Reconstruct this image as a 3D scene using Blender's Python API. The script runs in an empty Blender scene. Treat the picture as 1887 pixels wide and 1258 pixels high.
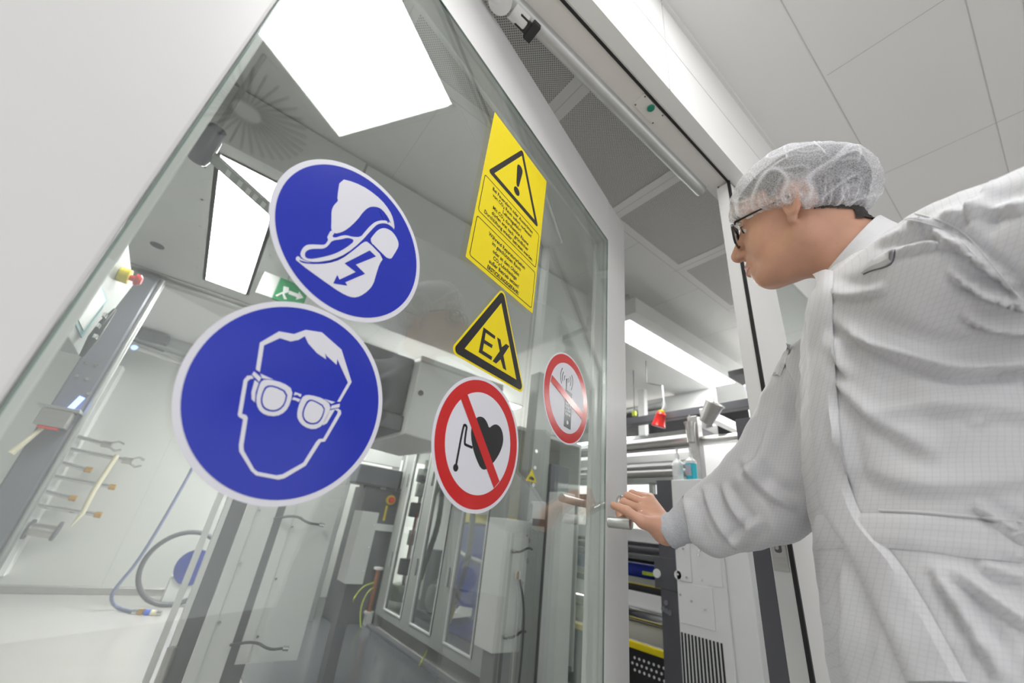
import bpy, bmesh, math, random, json
import numpy as np
from mathutils import Vector, Matrix
from mathutils.bvhtree import BVHTree
C = bpy.context.scene.collection
HC = 1.0                                   # camera height above the floor; all coordinates below are relative to the camera
random.seed(4); RNG = np.random.default_rng(4)
# ---------------------------------------------------------------- camera
F_PX, YAW, PITCH, ROLL = 738.05, 0.960383, 0.444861, 0.122888
def _rot(y, p, r):
    f = np.array([math.cos(p)*math.cos(y), math.cos(p)*math.sin(y), math.sin(p)])
    rt = np.array([math.sin(y), -math.cos(y), 0.0]); up = np.cross(rt, f)
    return math.cos(r)*rt+math.sin(r)*up, -math.sin(r)*rt+math.cos(r)*up, f
CR, CU, CF = _rot(YAW, PITCH, ROLL)
cd = bpy.data.cameras.new('camera'); cam = bpy.data.objects.new('camera', cd); C.objects.link(cam)
cd.sensor_fit = 'HORIZONTAL'; cd.sensor_width = 36; cd.lens = F_PX/1887*36
cd.clip_start = .01; cd.clip_end = 60
cd.dof.use_dof = True; cd.dof.focus_distance = .82; cd.dof.aperture_fstop = 3.2
cam.matrix_world = Matrix(((CR[0], CU[0], -CF[0], 0), (CR[1], CU[1], -CF[1], 0), (CR[2], CU[2], -CF[2], HC), (0, 0, 0, 1)))
bpy.context.scene.camera = cam
# ---------------------------------------------------------------- world, exposure
w = bpy.data.worlds.new('world'); bpy.context.scene.world = w; w.use_nodes = True
w.node_tree.nodes['Background'].inputs[0].default_value = (1, 1, 1, 1)
w.node_tree.nodes['Background'].inputs[1].default_value = .86
vs = bpy.context.scene.view_settings
vs.view_transform = 'Standard'; vs.look = 'None'; vs.gamma = 1; vs.use_curve_mapping = False; vs.exposure = 0.24
L_OUT, L_FILL, L_MACH = 10.5, 32.0, 18.0        # radiance of the lamp panels: anteroom, added fill lamps in the machine room ceiling, machine canopies

# ---------------------------------------------------------------- rays (for measuring) and the door's frame
def ray(x, y):
    v = CR*(x-943.5)/F_PX - CU*(y-629)/F_PX + CF
    return v/np.linalg.norm(v)
def atz(x, y, z): r = ray(x, y); return r*z/r[2]
def aty(x, y, yy): r = ray(x, y); return r*yy/r[1]
def atx(x, y, xx): r = ray(x, y); return r*xx/r[0]
def atr(x, y, h): r = ray(x, y); return r*h/math.hypot(r[0], r[1])
def project(P):
    P = np.asarray(P, float); d = P@CF
    return np.stack([943.5+F_PX*(P@CR)/d, 629-F_PX*(P@CU)/d], -1)
AD = math.radians(16.4); DT = np.array([math.cos(AD), math.sin(AD), 0]); DN = np.array([-math.sin(AD), math.cos(AD), 0]); DP = .45
def D(t, z, n=0.0): return DT*t+DN*(DP+n)+np.array([0, 0, z])

# ---------------------------------------------------------------- materials
def mat(name, col, rough=.5, metal=0., noise=0., nscale=8., bump=0., bscale=60., spec=.5, coat=0., emit=None, stretch=None, trans=0.):
    m = bpy.data.materials.new(name); m.use_nodes = True; nt = m.node_tree; b = nt.nodes['Principled BSDF']
    b.inputs['Base Color'].default_value = (*col, 1); b.inputs['Roughness'].default_value = rough; b.inputs['Metallic'].default_value = metal
    b.inputs['Specular IOR Level'].default_value = spec; b.inputs['Coat Weight'].default_value = coat
    if trans: b.inputs['Transmission Weight'].default_value = trans
    tc = nt.nodes.new('ShaderNodeTexCoord'); mp = nt.nodes.new('ShaderNodeMapping'); nt.links.new(tc.outputs['Object'], mp.inputs[0])
    if stretch: mp.inputs['Scale'].default_value = stretch
    if noise:
        n = nt.nodes.new('ShaderNodeTexNoise'); n.inputs['Scale'].default_value = nscale; n.inputs['Detail'].default_value = 4
        nt.links.new(mp.outputs[0], n.inputs[0])
        r = nt.nodes.new('ShaderNodeMapRange'); r.inputs[1].default_value = .3; r.inputs[2].default_value = .7
        r.inputs[3].default_value = 1-noise; r.inputs[4].default_value = 1+noise; nt.links.new(n.outputs[0], r.inputs[0])
        mx = nt.nodes.new('ShaderNodeVectorMath'); mx.operation = 'SCALE'; mx.inputs[0].default_value = col
        nt.links.new(r.outputs[0], mx.inputs['Scale']); nt.links.new(mx.outputs[0], b.inputs['Base Color'])
    if bump:
        n2 = nt.nodes.new('ShaderNodeTexNoise'); n2.inputs['Scale'].default_value = bscale; nt.links.new(mp.outputs[0], n2.inputs[0])
        bp = nt.nodes.new('ShaderNodeBump'); bp.inputs['Strength'].default_value = bump; bp.inputs['Distance'].default_value = .002
        nt.links.new(n2.outputs[0], bp.inputs['Height']); nt.links.new(bp.outputs[0], b.inputs['Normal'])
    if emit: b.inputs['Emission Color'].default_value = (*col, 1); b.inputs['Emission Strength'].default_value = emit
    return m
M = {}
M['paint'] = mat('white_powder_coat', (.76, .76, .745), .38, noise=.02, nscale=3)
M['stile'] = mat('door_paint', (.68, .675, .67), .35, noise=.02, nscale=3)
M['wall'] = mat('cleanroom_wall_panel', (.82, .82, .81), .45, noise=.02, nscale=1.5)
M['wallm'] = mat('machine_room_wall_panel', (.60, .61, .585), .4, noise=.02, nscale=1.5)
M['console'] = mat('console_grey', (.36, .38, .37), .4, noise=.02)
M['teal'] = mat('teal_screen_surround', (.22, .45, .46), .4, noise=.02)
M['ceil'] = mat('ceiling_panel', (.80, .795, .78), .55, noise=.015, nscale=1.2)
M['header'] = mat('header_paint', (.74, .715, .69), .4, noise=.02, nscale=2)
M['joint'] = mat('joint_grey', (.56, .56, .55), .6, noise=.05)
M['gasket'] = mat('black_rubber', (.012, .012, .012), .6, noise=.1)
M['black'] = mat('black_plastic', (.02, .02, .022), .4, noise=.1)
M['steel'] = mat('brushed_steel', (.55, .54, .52), .28, 1, noise=.08, nscale=30, bump=.15, bscale=200, stretch=(1, 1, 20))
M['chrome'] = mat('polished_steel', (.75, .75, .75), .12, 1, noise=.04)
M['alu'] = mat('anodised_aluminium', (.55, .56, .55), .35, .7, noise=.04, nscale=12)
M['alu_dull'] = mat('grey_machine_paint', (.34, .355, .34), .4, .1, noise=.04, nscale=6)
M['dark'] = mat('anthracite_machine_paint', (.085, .085, .10), .4, noise=.08, nscale=8)
M['dgrey'] = mat('dark_grey_cover', (.115, .115, .13), .45, noise=.05)
M['post'] = mat('blue_grey_post_paint', (.20, .20, .235), .3, .3, noise=.04)
M['mach'] = mat('light_grey_machine_cover', (.74, .75, .74), .4, noise=.02, nscale=4)
M['white'] = mat('white_machine_cover', (.82, .82, .82), .35, noise=.015, nscale=4)
M['yellow'] = mat('safety_yellow_paint', (.85, .68, .01), .4, noise=.05)
M['blue'] = mat('blue_cover_film', (.02, .04, .30), .25, noise=.35, nscale=5, bump=.6, bscale=8)
M['red'] = mat('red_plastic', (.70, .025, .02), .3, noise=.05)
M['hose'] = mat('blue_grey_hose', (.20, .22, .36), .4, noise=.05)
M['bhose'] = mat('black_ribbed_hose', (.03, .03, .033), .45, noise=.1)
M['cable'] = mat('grey_cable', (.08, .08, .08), .45, noise=.1)
M['gycable'] = mat('green_yellow_earth_cable', (.45, .55, .04), .4, noise=.2, nscale=40)
M['brass'] = mat('brass', (.62, .36, .10), .3, .8, noise=.06)
M['copper'] = mat('copper', (.45, .18, .10), .4, .6, noise=.1)
M['green'] = mat('green_plastic', (.02, .25, .16), .3, noise=.05)
M['cream'] = mat('cream_strap', (.75, .70, .52), .5, noise=.05)
M['floor'] = mat('light_floor', (.56, .54, .525), .22, noise=.03, nscale=2)
M['floord'] = mat('dark_floor_coating', (.085, .088, .10), .2, noise=.12, nscale=2.5)
M['lamp'] = mat('lamp_panel_anteroom', (1, 1, 1), .5, emit=L_OUT)
M['lampfill'] = mat('added_fill_lamp_machine_room', (1, 1, .98), .5, emit=L_FILL)
M['lampm'] = mat('lamp_diffuser_canopy', (1, 1, .98), .5, emit=L_MACH)
M['screen'] = mat('added_glow_panel', (1, 1, 1), .5, emit=1.1)  # glow added to whiten the background of the roller machine
M['led'] = mat('blue_status_led', (.25, .35, 1), .4, emit=2.5)
M['yst'] = mat('yellow_vinyl', (.83, .67, .005), .25, noise=.01)
M['kst'] = mat('black_print', (.022, .022, .024), .25, noise=.1)
M['bst'] = mat('blue_vinyl', (.015, .032, .43), .2, noise=.03, nscale=20)
M['wst'] = mat('white_vinyl', (.72, .72, .78), .3, noise=.01)
M['rst'] = mat('red_vinyl', (.58, .022, .022), .2, noise=.02)
M['gst'] = mat('green_sign', (.01, .26, .09), .4, noise=.03)
M['film'] = mat('lilac_plastic_cover', (.42, .42, .50), .3, noise=.15, nscale=6, bump=.8, bscale=10)
M['bottle'] = mat('white_bottle_plastic', (.82, .84, .83), .3, noise=.02)
M['cyan'] = mat('cyan_liquid', (.03, .55, .68), .2, noise=.03)

def glass_material(name, tint, boost):
    m = bpy.data.materials.new(name); m.use_nodes = True; nt = m.node_tree; nt.nodes.clear()
    o = nt.nodes.new('ShaderNodeOutputMaterial'); mix = nt.nodes.new('ShaderNodeMixShader')
    tr = nt.nodes.new('ShaderNodeBsdfTransparent'); tr.inputs[0].default_value = (*tint, 1)
    gl = nt.nodes.new('ShaderNodeBsdfGlossy'); gl.inputs['Roughness'].default_value = 0.0; gl.inputs[0].default_value = (.95, 1, .98, 1)
    g = nt.nodes.new('ShaderNodeNewGeometry'); ior = nt.nodes.new('ShaderNodeMapRange')
    ior.inputs[3].default_value = 1.5; ior.inputs[4].default_value = 1/1.5; nt.links.new(g.outputs['Backfacing'], ior.inputs[0])
    fr = nt.nodes.new('ShaderNodeFresnel'); nt.links.new(ior.outputs[0], fr.inputs[0])
    mu = nt.nodes.new('ShaderNodeMath'); mu.operation = 'MULTIPLY'; mu.use_clamp = True; mu.inputs[1].default_value = boost; nt.links.new(fr.outputs[0], mu.inputs[0])
    nt.links.new(mu.outputs[0], mix.inputs[0]); nt.links.new(tr.outputs[0], mix.inputs[1]); nt.links.new(gl.outputs[0], mix.inputs[2]); nt.links.new(mix.outputs[0], o.inputs[0])
    return m
M['glass'] = glass_material('door_glass', (.955, .972, .958), 2.2)
M['glass2'] = glass_material('window_glass', (.97, .98, .975), 1.0)
M['lens'] = glass_material('spectacle_lens', (.85, .87, .9), 1.2)
M['gedge'] = mat('glass_edge_green', (.16, .24, .21), .15, noise=.03)

def perforated():
    m = mat('perforated_ceiling_metal', (.56, .55, .53), .5); nt = m.node_tree; b = nt.nodes['Principled BSDF']
    tc = nt.nodes.new('ShaderNodeTexCoord'); L = nt.links.new; outs = []
    for off in (0, .5):
        mp = nt.nodes.new('ShaderNodeMapping'); mp.inputs['Scale'].default_value = (90, 90, 0); mp.inputs['Location'].default_value = (off, off, 0)
        L(tc.outputs['Object'], mp.inputs[0]); fr = nt.nodes.new('ShaderNodeVectorMath'); fr.operation = 'FRACTION'; L(mp.outputs[0], fr.inputs[0])
        sb = nt.nodes.new('ShaderNodeVectorMath'); sb.operation = 'SUBTRACT'; sb.inputs[1].default_value = (.5, .5, 0); L(fr.outputs[0], sb.inputs[0])
        ln = nt.nodes.new('ShaderNodeVectorMath'); ln.operation = 'LENGTH'; L(sb.outputs[0], ln.inputs[0]); outs.append(ln.outputs['Value'])
    mn = nt.nodes.new('ShaderNodeMath'); mn.operation = 'MINIMUM'; L(outs[0], mn.inputs[0]); L(outs[1], mn.inputs[1])
    gt = nt.nodes.new('ShaderNodeMath'); gt.operation = 'GREATER_THAN'; gt.inputs[1].default_value = .215; L(mn.outputs[0], gt.inputs[0])
    mx = nt.nodes.new('ShaderNodeMix'); mx.data_type = 'RGBA'; mx.inputs[6].default_value = (.09, .09, .09, 1); mx.inputs[7].default_value = (.70, .69, .67, 1)
    L(gt.outputs[0], mx.inputs[0]); L(mx.outputs[2], b.inputs['Base Color'])
    return m
M['perf'] = perforated()

# ---------------------------------------------------------------- mesh collector
class G:
    def __init__(s): s.v = []; s.f = []
    def add(s, vs, fs):
        o = len(s.v); s.v += [tuple(map(float, v)) for v in vs]; s.f += [tuple(i+o for i in f) for f in fs]; return s
    def obox(s, c, ax, h):
        c = np.array(c, float); a = [np.array(q, float)*k for q, k in zip(ax, h)]
        vs = [c+i*a[0]+j*a[1]+k*a[2] for i in (-1, 1) for j in (-1, 1) for k in (-1, 1)]
        fs = [(0, 1, 3, 2), (4, 6, 7, 5), (0, 4, 5, 1), (2, 3, 7, 6), (0, 2, 6, 4), (1, 5, 7, 3)]
        return s.add(vs, fs)
    def box(s, lo, hi):
        lo = np.minimum(lo, hi).astype(float) if True else lo; hi2 = np.maximum(np.array(lo), np.array(hi)).astype(float)
        return s.obox((lo+hi2)/2, np.eye(3), (hi2-lo)/2)
    def bx(s, x0, x1, y0, y1, z0, z1):
        lo = np.array([min(x0, x1), min(y0, y1), min(z0, z1)]); hi = np.array([max(x0, x1), max(y0, y1), max(z0, z1)])
        return s.obox((lo+hi)/2, np.eye(3), (hi-lo)/2)
    def dbox(s, t0, t1, z0, z1, n0, n1):
        return s.obox(D((t0+t1)/2, (z0+z1)/2, (n0+n1)/2), (DT, (0, 0, 1), DN), (abs(t1-t0)/2, abs(z1-z0)/2, abs(n1-n0)/2))
    def prism(s, pts, fn, a, b):
        n = len(pts); vs = [fn(p[0], p[1], a) for p in pts]+[fn(p[0], p[1], b) for p in pts]
        return s.add(vs, [tuple(range(n)), tuple(range(2*n-1, n-1, -1))]+[(i, (i+1) % n, n+(i+1) % n, n+i) for i in range(n)])
    def cyl(s, a, b, r0, r1=None, n=20, caps=True):
        return s.tube([a, b], [r0, r0 if r1 is None else r1], n, caps)
    def tube(s, pts, r, n=12, caps=True):
        P = [np.array(p, float) for p in pts]; m = len(P); R = [r]*m if np.isscalar(r) else r
        ref = None; vs = []; fs = []
        for i in range(m):
            d = P[min(i+1, m-1)]-P[max(i-1, 0)]; d = d/(np.linalg.norm(d)+1e-12)
            if ref is None: ref = np.cross(d, (0, 0, 1) if abs(d[2]) < .9 else (1, 0, 0))
            u = ref-d*(ref@d); u /= np.linalg.norm(u); ref = u; v = np.cross(d, u)
            vs += [P[i]+R[i]*(math.cos(2*math.pi*k/n)*u+math.sin(2*math.pi*k/n)*v) for k in range(n)]
        for i in range(m-1):
            fs += [(i*n+k, i*n+(k+1) % n, (i+1)*n+(k+1) % n, (i+1)*n+k) for k in range(n)]
        if caps: fs += [tuple(range(n-1, -1, -1)), tuple((m-1)*n+k for k in range(n))]
        return s.add(vs, fs)
    def sph(s, c, r, sc=(1, 1, 1), n=16):
        vs = []; fs = []; c = np.array(c, float); m = n//2
        for i in range(m+1):
            th = math.pi*i/m
            vs += [c+r*np.array([sc[0]*math.sin(th)*math.cos(2*math.pi*k/n), sc[1]*math.sin(th)*math.sin(2*math.pi*k/n), sc[2]*math.cos(th)]) for k in range(n)]
        for i in range(m): fs += [(i*n+k, (i+1)*n+k, (i+1)*n+(k+1) % n, i*n+(k+1) % n) for k in range(n)]
        return s.add(vs, fs)
    def lathe(s, base, prof, axis=(0, 0, 1), n=28):
        a = np.array(axis, float); a /= np.linalg.norm(a); u = np.cross(a, (0, 1, 0) if abs(a[1]) < .9 else (1, 0, 0)); u /= np.linalg.norm(u); v = np.cross(a, u)
        vs = []; fs = []; b = np.array(base, float); m = len(prof)
        for r, h in prof: vs += [b+a*h+r*(math.cos(2*math.pi*k/n)*u+math.sin(2*math.pi*k/n)*v) for k in range(n)]
        for i in range(m-1): fs += [(i*n+k, i*n+(k+1) % n, (i+1)*n+(k+1) % n, (i+1)*n+k) for k in range(n)]
        fs += [tuple(range(n-1, -1, -1)), tuple((m-1)*n+k for k in range(n))]
        return s.add(vs, fs)
def smooth_line(pts, k=2, closed=False):
    P = [np.array(p, float) for p in pts]
    for _ in range(k):
        Q = [] if closed else [P[0]]
        for i in range(len(P) if closed else len(P)-1):
            a, b = P[i], P[(i+1) % len(P)]; Q += [a*.75+b*.25, a*.25+b*.75]
        if not closed: Q.append(P[-1])
        P = Q
    return P

UP = np.array([0, 0, HC]); LOC = {}
def obj(name, g, m, parent=None, bevel=0., smooth=False, kind=None):
    if isinstance(g, G): V, Fc = np.array(g.v), g.f
    else: V, Fc = g
    V = np.asarray(V, float)+UP
    if parent is None:
        o0 = np.array([(V[:, 0].min()+V[:, 0].max())/2, (V[:, 1].min()+V[:, 1].max())/2, V[:, 2].min()])
    else: o0 = LOC[parent.name]
    me = bpy.data.meshes.new(name)
    if isinstance(Fc, np.ndarray):
        me.vertices.add(len(V)); me.vertices.foreach_set('co', (V-o0).astype(np.float32).ravel())
        me.loops.add(Fc.size); me.loops.foreach_set('vertex_index', Fc.astype(np.int32).ravel())
        me.polygons.add(len(Fc)); me.polygons.foreach_set('loop_start', np.arange(0, Fc.size, Fc.shape[1], dtype=np.int32))
        me.polygons.foreach_set('loop_total', np.full(len(Fc), Fc.shape[1], dtype=np.int32)); me.update(calc_edges=True); me.validate()
    else: me.from_pydata([tuple(v) for v in (V-o0)], [], Fc); me.update()
    if not isinstance(Fc, np.ndarray):
        bm = bmesh.new(); bm.from_mesh(me); bmesh.ops.recalc_face_normals(bm, faces=bm.faces)
        if smooth:
            for e in bm.edges: e.smooth = not (len(e.link_faces) == 2 and e.calc_face_angle(0) > math.radians(40))
        bm.to_mesh(me); bm.free()
    if smooth: me.polygons.foreach_set('use_smooth', [True]*len(me.polygons))
    me.materials.append(m)
    o = bpy.data.objects.new(name, me); C.objects.link(o)
    LOC[o.name] = o0
    if parent is None: o.location = o0
    else: o.parent = parent
    if bevel:
        b = o.modifiers.new('bevel', 'BEVEL'); b.width = bevel; b.segments = 2; b.limit_method = 'ANGLE'
    if kind: o['kind'] = kind
    return o
def tag(o, label, cat, group=None):
    o['label'] = label; o['category'] = cat
    if group: o['group'] = group
    return o
def thing(name, label, cat, loc, group=None):
    o = bpy.data.objects.new(name, None); C.objects.link(o); l = np.array(loc, float)+UP
    o.location = l; LOC[o.name] = l; return tag(o, label, cat, group)
def struct(name, g, m, **k): return obj(name, g, m, kind='structure', **k)
def dup(root, d, label, group=None):
    r = root.copy(); C.objects.link(r); r.location = root.location+Vector(d); r['label'] = label; LOC[r.name] = LOC[root.name]+np.array(d)
    if group: r['group'] = group
    for ch in list(root.children):
        c = ch.copy(); C.objects.link(c); c.parent = r
        for q in list(ch.children):
            e = q.copy(); C.objects.link(e); e.parent = c
    return r
# ================================================================ the room shell
ZC, ZF = 1.614, -1.0; YW0, YW1 = .359, .47; ZH = 1.154; X0, X1 = -.30, 1.085
struct('floor', G().bx(-3.2, 7.5, -3.2, 7, ZF-.1, ZF), M['floor'])
def ceil_slab(x0, x1, y0, y1): return G().bx(x0, x1, y0, y1, ZC, ZC+.1)
# anteroom ceiling: a slab with an opening for the lamp panel, and panel joints
LX0, LX1, LY0, LY1 = .02, .655, -.52, .10
g = G()
for a in ((-3.2, LX0, -3.2, YW0), (LX1, 7.5, -3.2, YW0), (LX0, LX1, -3.2, LY0), (LX0, LX1, LY1, YW0)): g.bx(a[0], a[1], a[2], a[3], ZC, ZC+.1)
struct('ceiling_anteroom', g, M['ceil'])
g = G()
for x in (.672, 1.312, 1.955, 2.6, 3.24): g.bx(x-.0012, x+.0012, -3.2 if x != 1.312 else -.20, .105, ZC-.0008, ZC+.001)
for y in (.115,): g.bx(.66, 7, y-.0015, y+.0015, ZC-.0009, ZC+.001)
for y in (-.235,): g.bx(.66, 7, y-.0012, y+.0012, ZC-.0009, ZC+.001)
g.bx(.66, 7, -.34, -.337, ZC-.0009, ZC+.001)
struct('trim_1', g, M['joint'])
struct('trim_2', G().bx(LX1+.02, 7.3, YW0-.012, YW0, ZC-.012, ZC), M['ceil'])
# machine room ceiling with openings for the perforated panels
PX = [(-.52, .02), (.08, .64), (.725, 1.28), (1.365, 1.935), (2.02, 2.58)]; PY0, PY1 = .52, 1.075
g = G(); g.bx(-3.2, 7.5, PY1, 7, ZC, ZC+.1); g.bx(-3.2, 7.5, YW0, PY0, ZC, ZC+.1)
xs = [-3.2]+[v for p in PX for v in p]+[7.5]
for i in range(0, len(xs), 2): g.bx(xs[i], xs[i+1], PY0, PY1, ZC, ZC+.1)
struct('ceiling', g, M['ceil'])
g = G()
for i in range(len(PX)-1):
    c = (PX[i][1]+PX[i+1][0])/2; g.bx(c-.0015, c+.0015, .48, 1.14, ZC-.0008, ZC+.001)
g.bx(-.6, 2.66, 1.118, 1.121, ZC-.0008, ZC+.001); g.bx(2.62, 2.623, .48, 1.12, ZC-.0008, ZC+.001)
for x in (-.9, .3, .95, 1.6, 2.25, 2.9, 3.5, 4.1): g.bx(x-.001, x+.001, 1.12, 6, ZC-.0008, ZC+.001)
struct('trim_3', g, M['joint'])
nm = ['nearest the door hinge, seen through the glass', 'leftmost above the open doorway with the coarsest looking holes', 'second along the doorway head, above the green sensor', 'third along the doorway head, left of the hair net', 'farthest one, behind the glasses of the person']
for i, (a, b) in enumerate(PX):
    o = obj('perforated_ceiling_panel', G().bx(a, b, PY0, PY1, ZC+.004, ZC+.02), M['perf'])
    tag(o, 'grey perforated metal ceiling panel, '+nm[i], 'ceiling panel', 'perforated ceiling panels along the doorway')
# walls
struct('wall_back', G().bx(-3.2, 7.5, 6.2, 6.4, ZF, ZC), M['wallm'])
struct('wall_left', G().bx(-3.3, -3.2, YW0, 6.2, ZF, ZC), M['wall'])
struct('wall_right', G().bx(7.5, 7.6, -3.2, 6.2, ZF, ZC), M['wall'])
struct('baseboard_back', G().bx(-3.2, 1.6, 6.17, 6.2, ZF, ZF+.07), M['steel'], bevel=.01)
g = G(); g.bx(-3.2, X0-.02, YW0, YW1, ZF, ZC); g.bx(2.55, 7.5, YW0, YW1, ZF, ZC)
struct('wall_front', g, M['wall'])
# head above the doorway: white face panel, underside profile, gasket
g = G(); g.bx(X0-.02, 2.55, YW0, YW0+.04, ZH+.0, ZC); struct('wall_head', g, M['wall'])
g = G(); g.bx(X0-.02, 2.55, YW0+.04, YW1, ZH, ZC-.0); struct('trim_4', g, M['header'], bevel=.002)
struct('trim_5', G().bx(X0, 2.5, .402, .4085, ZH-.004, ZH), M['gasket'])
g = G(); g.bx(.676, .679, YW0-.001, YW0, ZH, ZC); g.bx(2.2, 2.203, YW0-.001, YW0, ZH, ZC); g.bx(X0, 2.5, YW0-.0008, YW0, ZH+.235, ZH+.237)
struct('trim_6', g, M['joint'])
# door closer slide rail on the inner edge of the head
t = thing('door_closer_rail', 'silver round slide rail with a black buffer under the doorway head', 'door closer', (.4, .5, ZH-.02))
obj('rail', G().cyl((-.2, .484, ZH-.006), (1.06, .484, ZH-.006), .020, n=24), M['alu'], t, smooth=True)
q = atz(1001, 32, ZH-.03); g = G(); g.bx(q[0]-.011, q[0]+.011, .470, .515, ZH-.036, ZH+.01); g.bx(q[0]-.045, q[0]-.008, .478, .508, ZH-.032, ZH+.005)
obj('buffer', g, M['black'], t, bevel=.002)
g = G(); g.cyl((q[0]-.10, .489, ZH-.045), (q[0]-.10, .489, ZH-.0), .028, n=28); g.cyl((q[0]-.065, .492, ZH-.012), (q[0]-.02, .492, ZH-.012), .0225, n=24)
obj('arm_joint', g, M['paint'], t, bevel=.003, smooth=True)
obj('arm', G().tube([(q[0]-.10, .489, ZH-.035), (q[0]-.22, .52, ZH-.035), (q[0]-.45, .54, ZH-.035)], .012), M['paint'], t, smooth=True)
# sensor plate with green lens
t = thing('door_sensor', 'small screwed plate with a round green lens under the doorway head', 'sensor', (.683, .425, ZH))
obj('plate', G().bx(.635, .735, .4105, .452, ZH-.002, ZH), M['header'], t, bevel=.0006)
obj('lens', G().cyl((.683, .4235, ZH-.006), (.683, .4235, ZH-.001), .0105, n=28), M['green'], t, bevel=.001, smooth=True)
for x in (.643, .727):
    for y in (.4145, .447): obj('screw', G().cyl((x, y, ZH-.0035), (x, y, ZH-.001), .0022, n=10), M['dgrey'], t)

# ================================================================ anteroom ceiling fittings (seen mirrored in the glass)
t = thing('ceiling_light_panel', 'large square white lamp panel mirrored in the door glass top left', 'ceiling light', ((LX0+LX1)/2, (LY0+LY1)/2, ZC))
obj('diffuser', G().bx(LX0+.012, LX1-.012, LY0+.012, LY1-.012, ZC+.004, ZC+.03), M['lamp'], t)
g = G()
for a in ((LX0, LX0+.012, LY0, LY1), (LX1-.012, LX1, LY0, LY1), (LX0, LX1, LY0, LY0+.012), (LX0, LX1, LY1-.012, LY1)): g.bx(*a, ZC-.002, ZC+.03)
obj('frame', g, M['paint'], t)
for i, (x, y, wd) in enumerate(((-1.25, -1.2, 'left of the camera'),)):  # unseen lamp added as extra fill for the anteroom
    t = thing('ceiling_light_panel', 'added unseen square fill lamp in the anteroom ceiling '+wd, 'ceiling light', (x, y, ZC-.03))
    obj('diffuser', G().bx(x-.30, x+.30, y-.30, y+.30, ZC-.022, ZC-.012), M['lamp'], t)
    obj('frame', G().bx(x-.315, x+.315, y-.315, y+.315, ZC-.018, ZC), M['paint'], t)
# swirl air outlet
sx, sy = .42, -.86
t = thing('swirl_air_outlet', 'round ceiling air outlet with radial blades mirrored faintly in the glass', 'air outlet', (sx, sy, ZC))
obj('plate', G().bx(sx-.3, sx+.3, sy-.3, sy+.3, ZC-.006, ZC), M['paint'], t, bevel=.002)
g = G()
for k in range(32):
    a = 2*math.pi*k/32; u = np.array([math.cos(a), math.sin(a), 0]); v = np.array([-math.sin(a), math.cos(a), 0])
    g.obox(np.array([sx, sy, ZC-.009])+u*.16, (u, v, (0, 0, 1)), (.10, .005, .003))
b = obj('blades', g, M['dgrey'], t); b['kind'] = 'stuff'

# ================================================================ left door leaf, opened inwards
ZD0, ZD1, TD0, TD1 = -.985, 1.125, -.165, 1.172; GT0, GT1, GZ0, GZ1 = .010, 1.020, -.82, .942; TH = .05
t = thing('glass_door', 'large glazed door leaf standing ajar, covered with safety stickers', 'door', D(.5, ZD0)); DOOR = t
def rounded(t0, t1, z0, z1, r, n=6):
    out = []
    for cx_, cz_, a0 in ((t1-r, z1-r, 0), (t0+r, z1-r, 90), (t0+r, z0+r, 180), (t1-r, z0+r, 270)):
        for k in range(n+1): a = math.radians(a0+90*k/n); out.append((cx_+r*math.cos(a), cz_+r*math.sin(a)))
    return out
g = G(); g.dbox(TD0, GT0-.001, ZD0, ZD1, 0, TH); obj('hinge_stile', g, M['stile'], t, bevel=.004)
g = G(); g.dbox(GT1+.001, TD1, ZD0, ZD1, 0, TH); obj('lock_stile', g, M['stile'], t, bevel=.004)
g = G(); g.dbox(GT0-.001, GT1+.001, GZ1+.001, ZD1, 0, TH); obj('top_rail', g, M['stile'], t, bevel=.002)
g = G(); g.dbox(GT0-.001, GT1+.001, ZD0, GZ0-.001, 0, TH); obj('bottom_rail', g, M['stile'], t, bevel=.002)
obj('glass_pane', G().dbox(GT0+.0015, GT1-.0015, GZ0+.0015, GZ1-.0015, .0, .008), M['glass'], t)
g = G(); e = .0015
g.dbox(GT0, GT0+e, GZ0, GZ1, -.0002, .0035); g.dbox(GT1-e, GT1, GZ0, GZ1, -.0002, .0035); g.dbox(GT0+e, GT1-e, GZ1-e, GZ1, -.0002, .0035); g.dbox(GT0+e, GT1-e, GZ0, GZ0+e, -.0002, .0035)
obj('glass_edge', g, M['gedge'], t)
# inner glazing bead
g = G(); b_ = .010
g.dbox(GT0, GT0+b_, GZ0, GZ1, .040, TH-.001); g.dbox(GT1-b_, GT1, GZ0, GZ1, .040, TH-.001); g.dbox(GT0+b_, GT1-b_, GZ1-b_, GZ1, .040, TH-.001); g.dbox(GT0+b_, GT1-b_, GZ0, GZ0+b_, .040, TH-.001)
obj('glazing_bead', g, M['paint'], t, bevel=.002)
# lever handle
h = obj('door_handle', G().cyl(D(1.112, .100, 0), D(1.112, .100, -.009), .027, n=40), M['steel'], t, bevel=.0015, smooth=True)
g = G(); g.cyl(D(1.112, .100, -.008), D(1.112, .100, -.034), .0105, n=24)
obj('neck', g, M['steel'], h, smooth=True); LOC[h.name] = LOC[t.name]
P = [D(1.112, .100, -.03), D(1.112, .100, -.046), D(1.108, .098, -.054), D(1.100, .094, -.056), D(1.04, .074, -.056), D(.978, .053, -.056)]
obj('lever', G().tube(P, .0105, 24), M['steel'], h, smooth=True)
obj('grip_bar', G().tube([D(.972, .0505, -.029), D(.972, .0505, -.0305), D(.972, .0505, -.0835), D(.972, .0505, -.085)], [.0105, .0125, .0125, .0105], 32), M['steel'], h, smooth=True)
obj('lever', G().tube([D(1.112, .1, TH), D(1.112, .1, TH+.05), D(1.10, .1, TH+.06), D(.99, .1, TH+.06)], .0105, 20), M['steel'], h, smooth=True)

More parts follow.
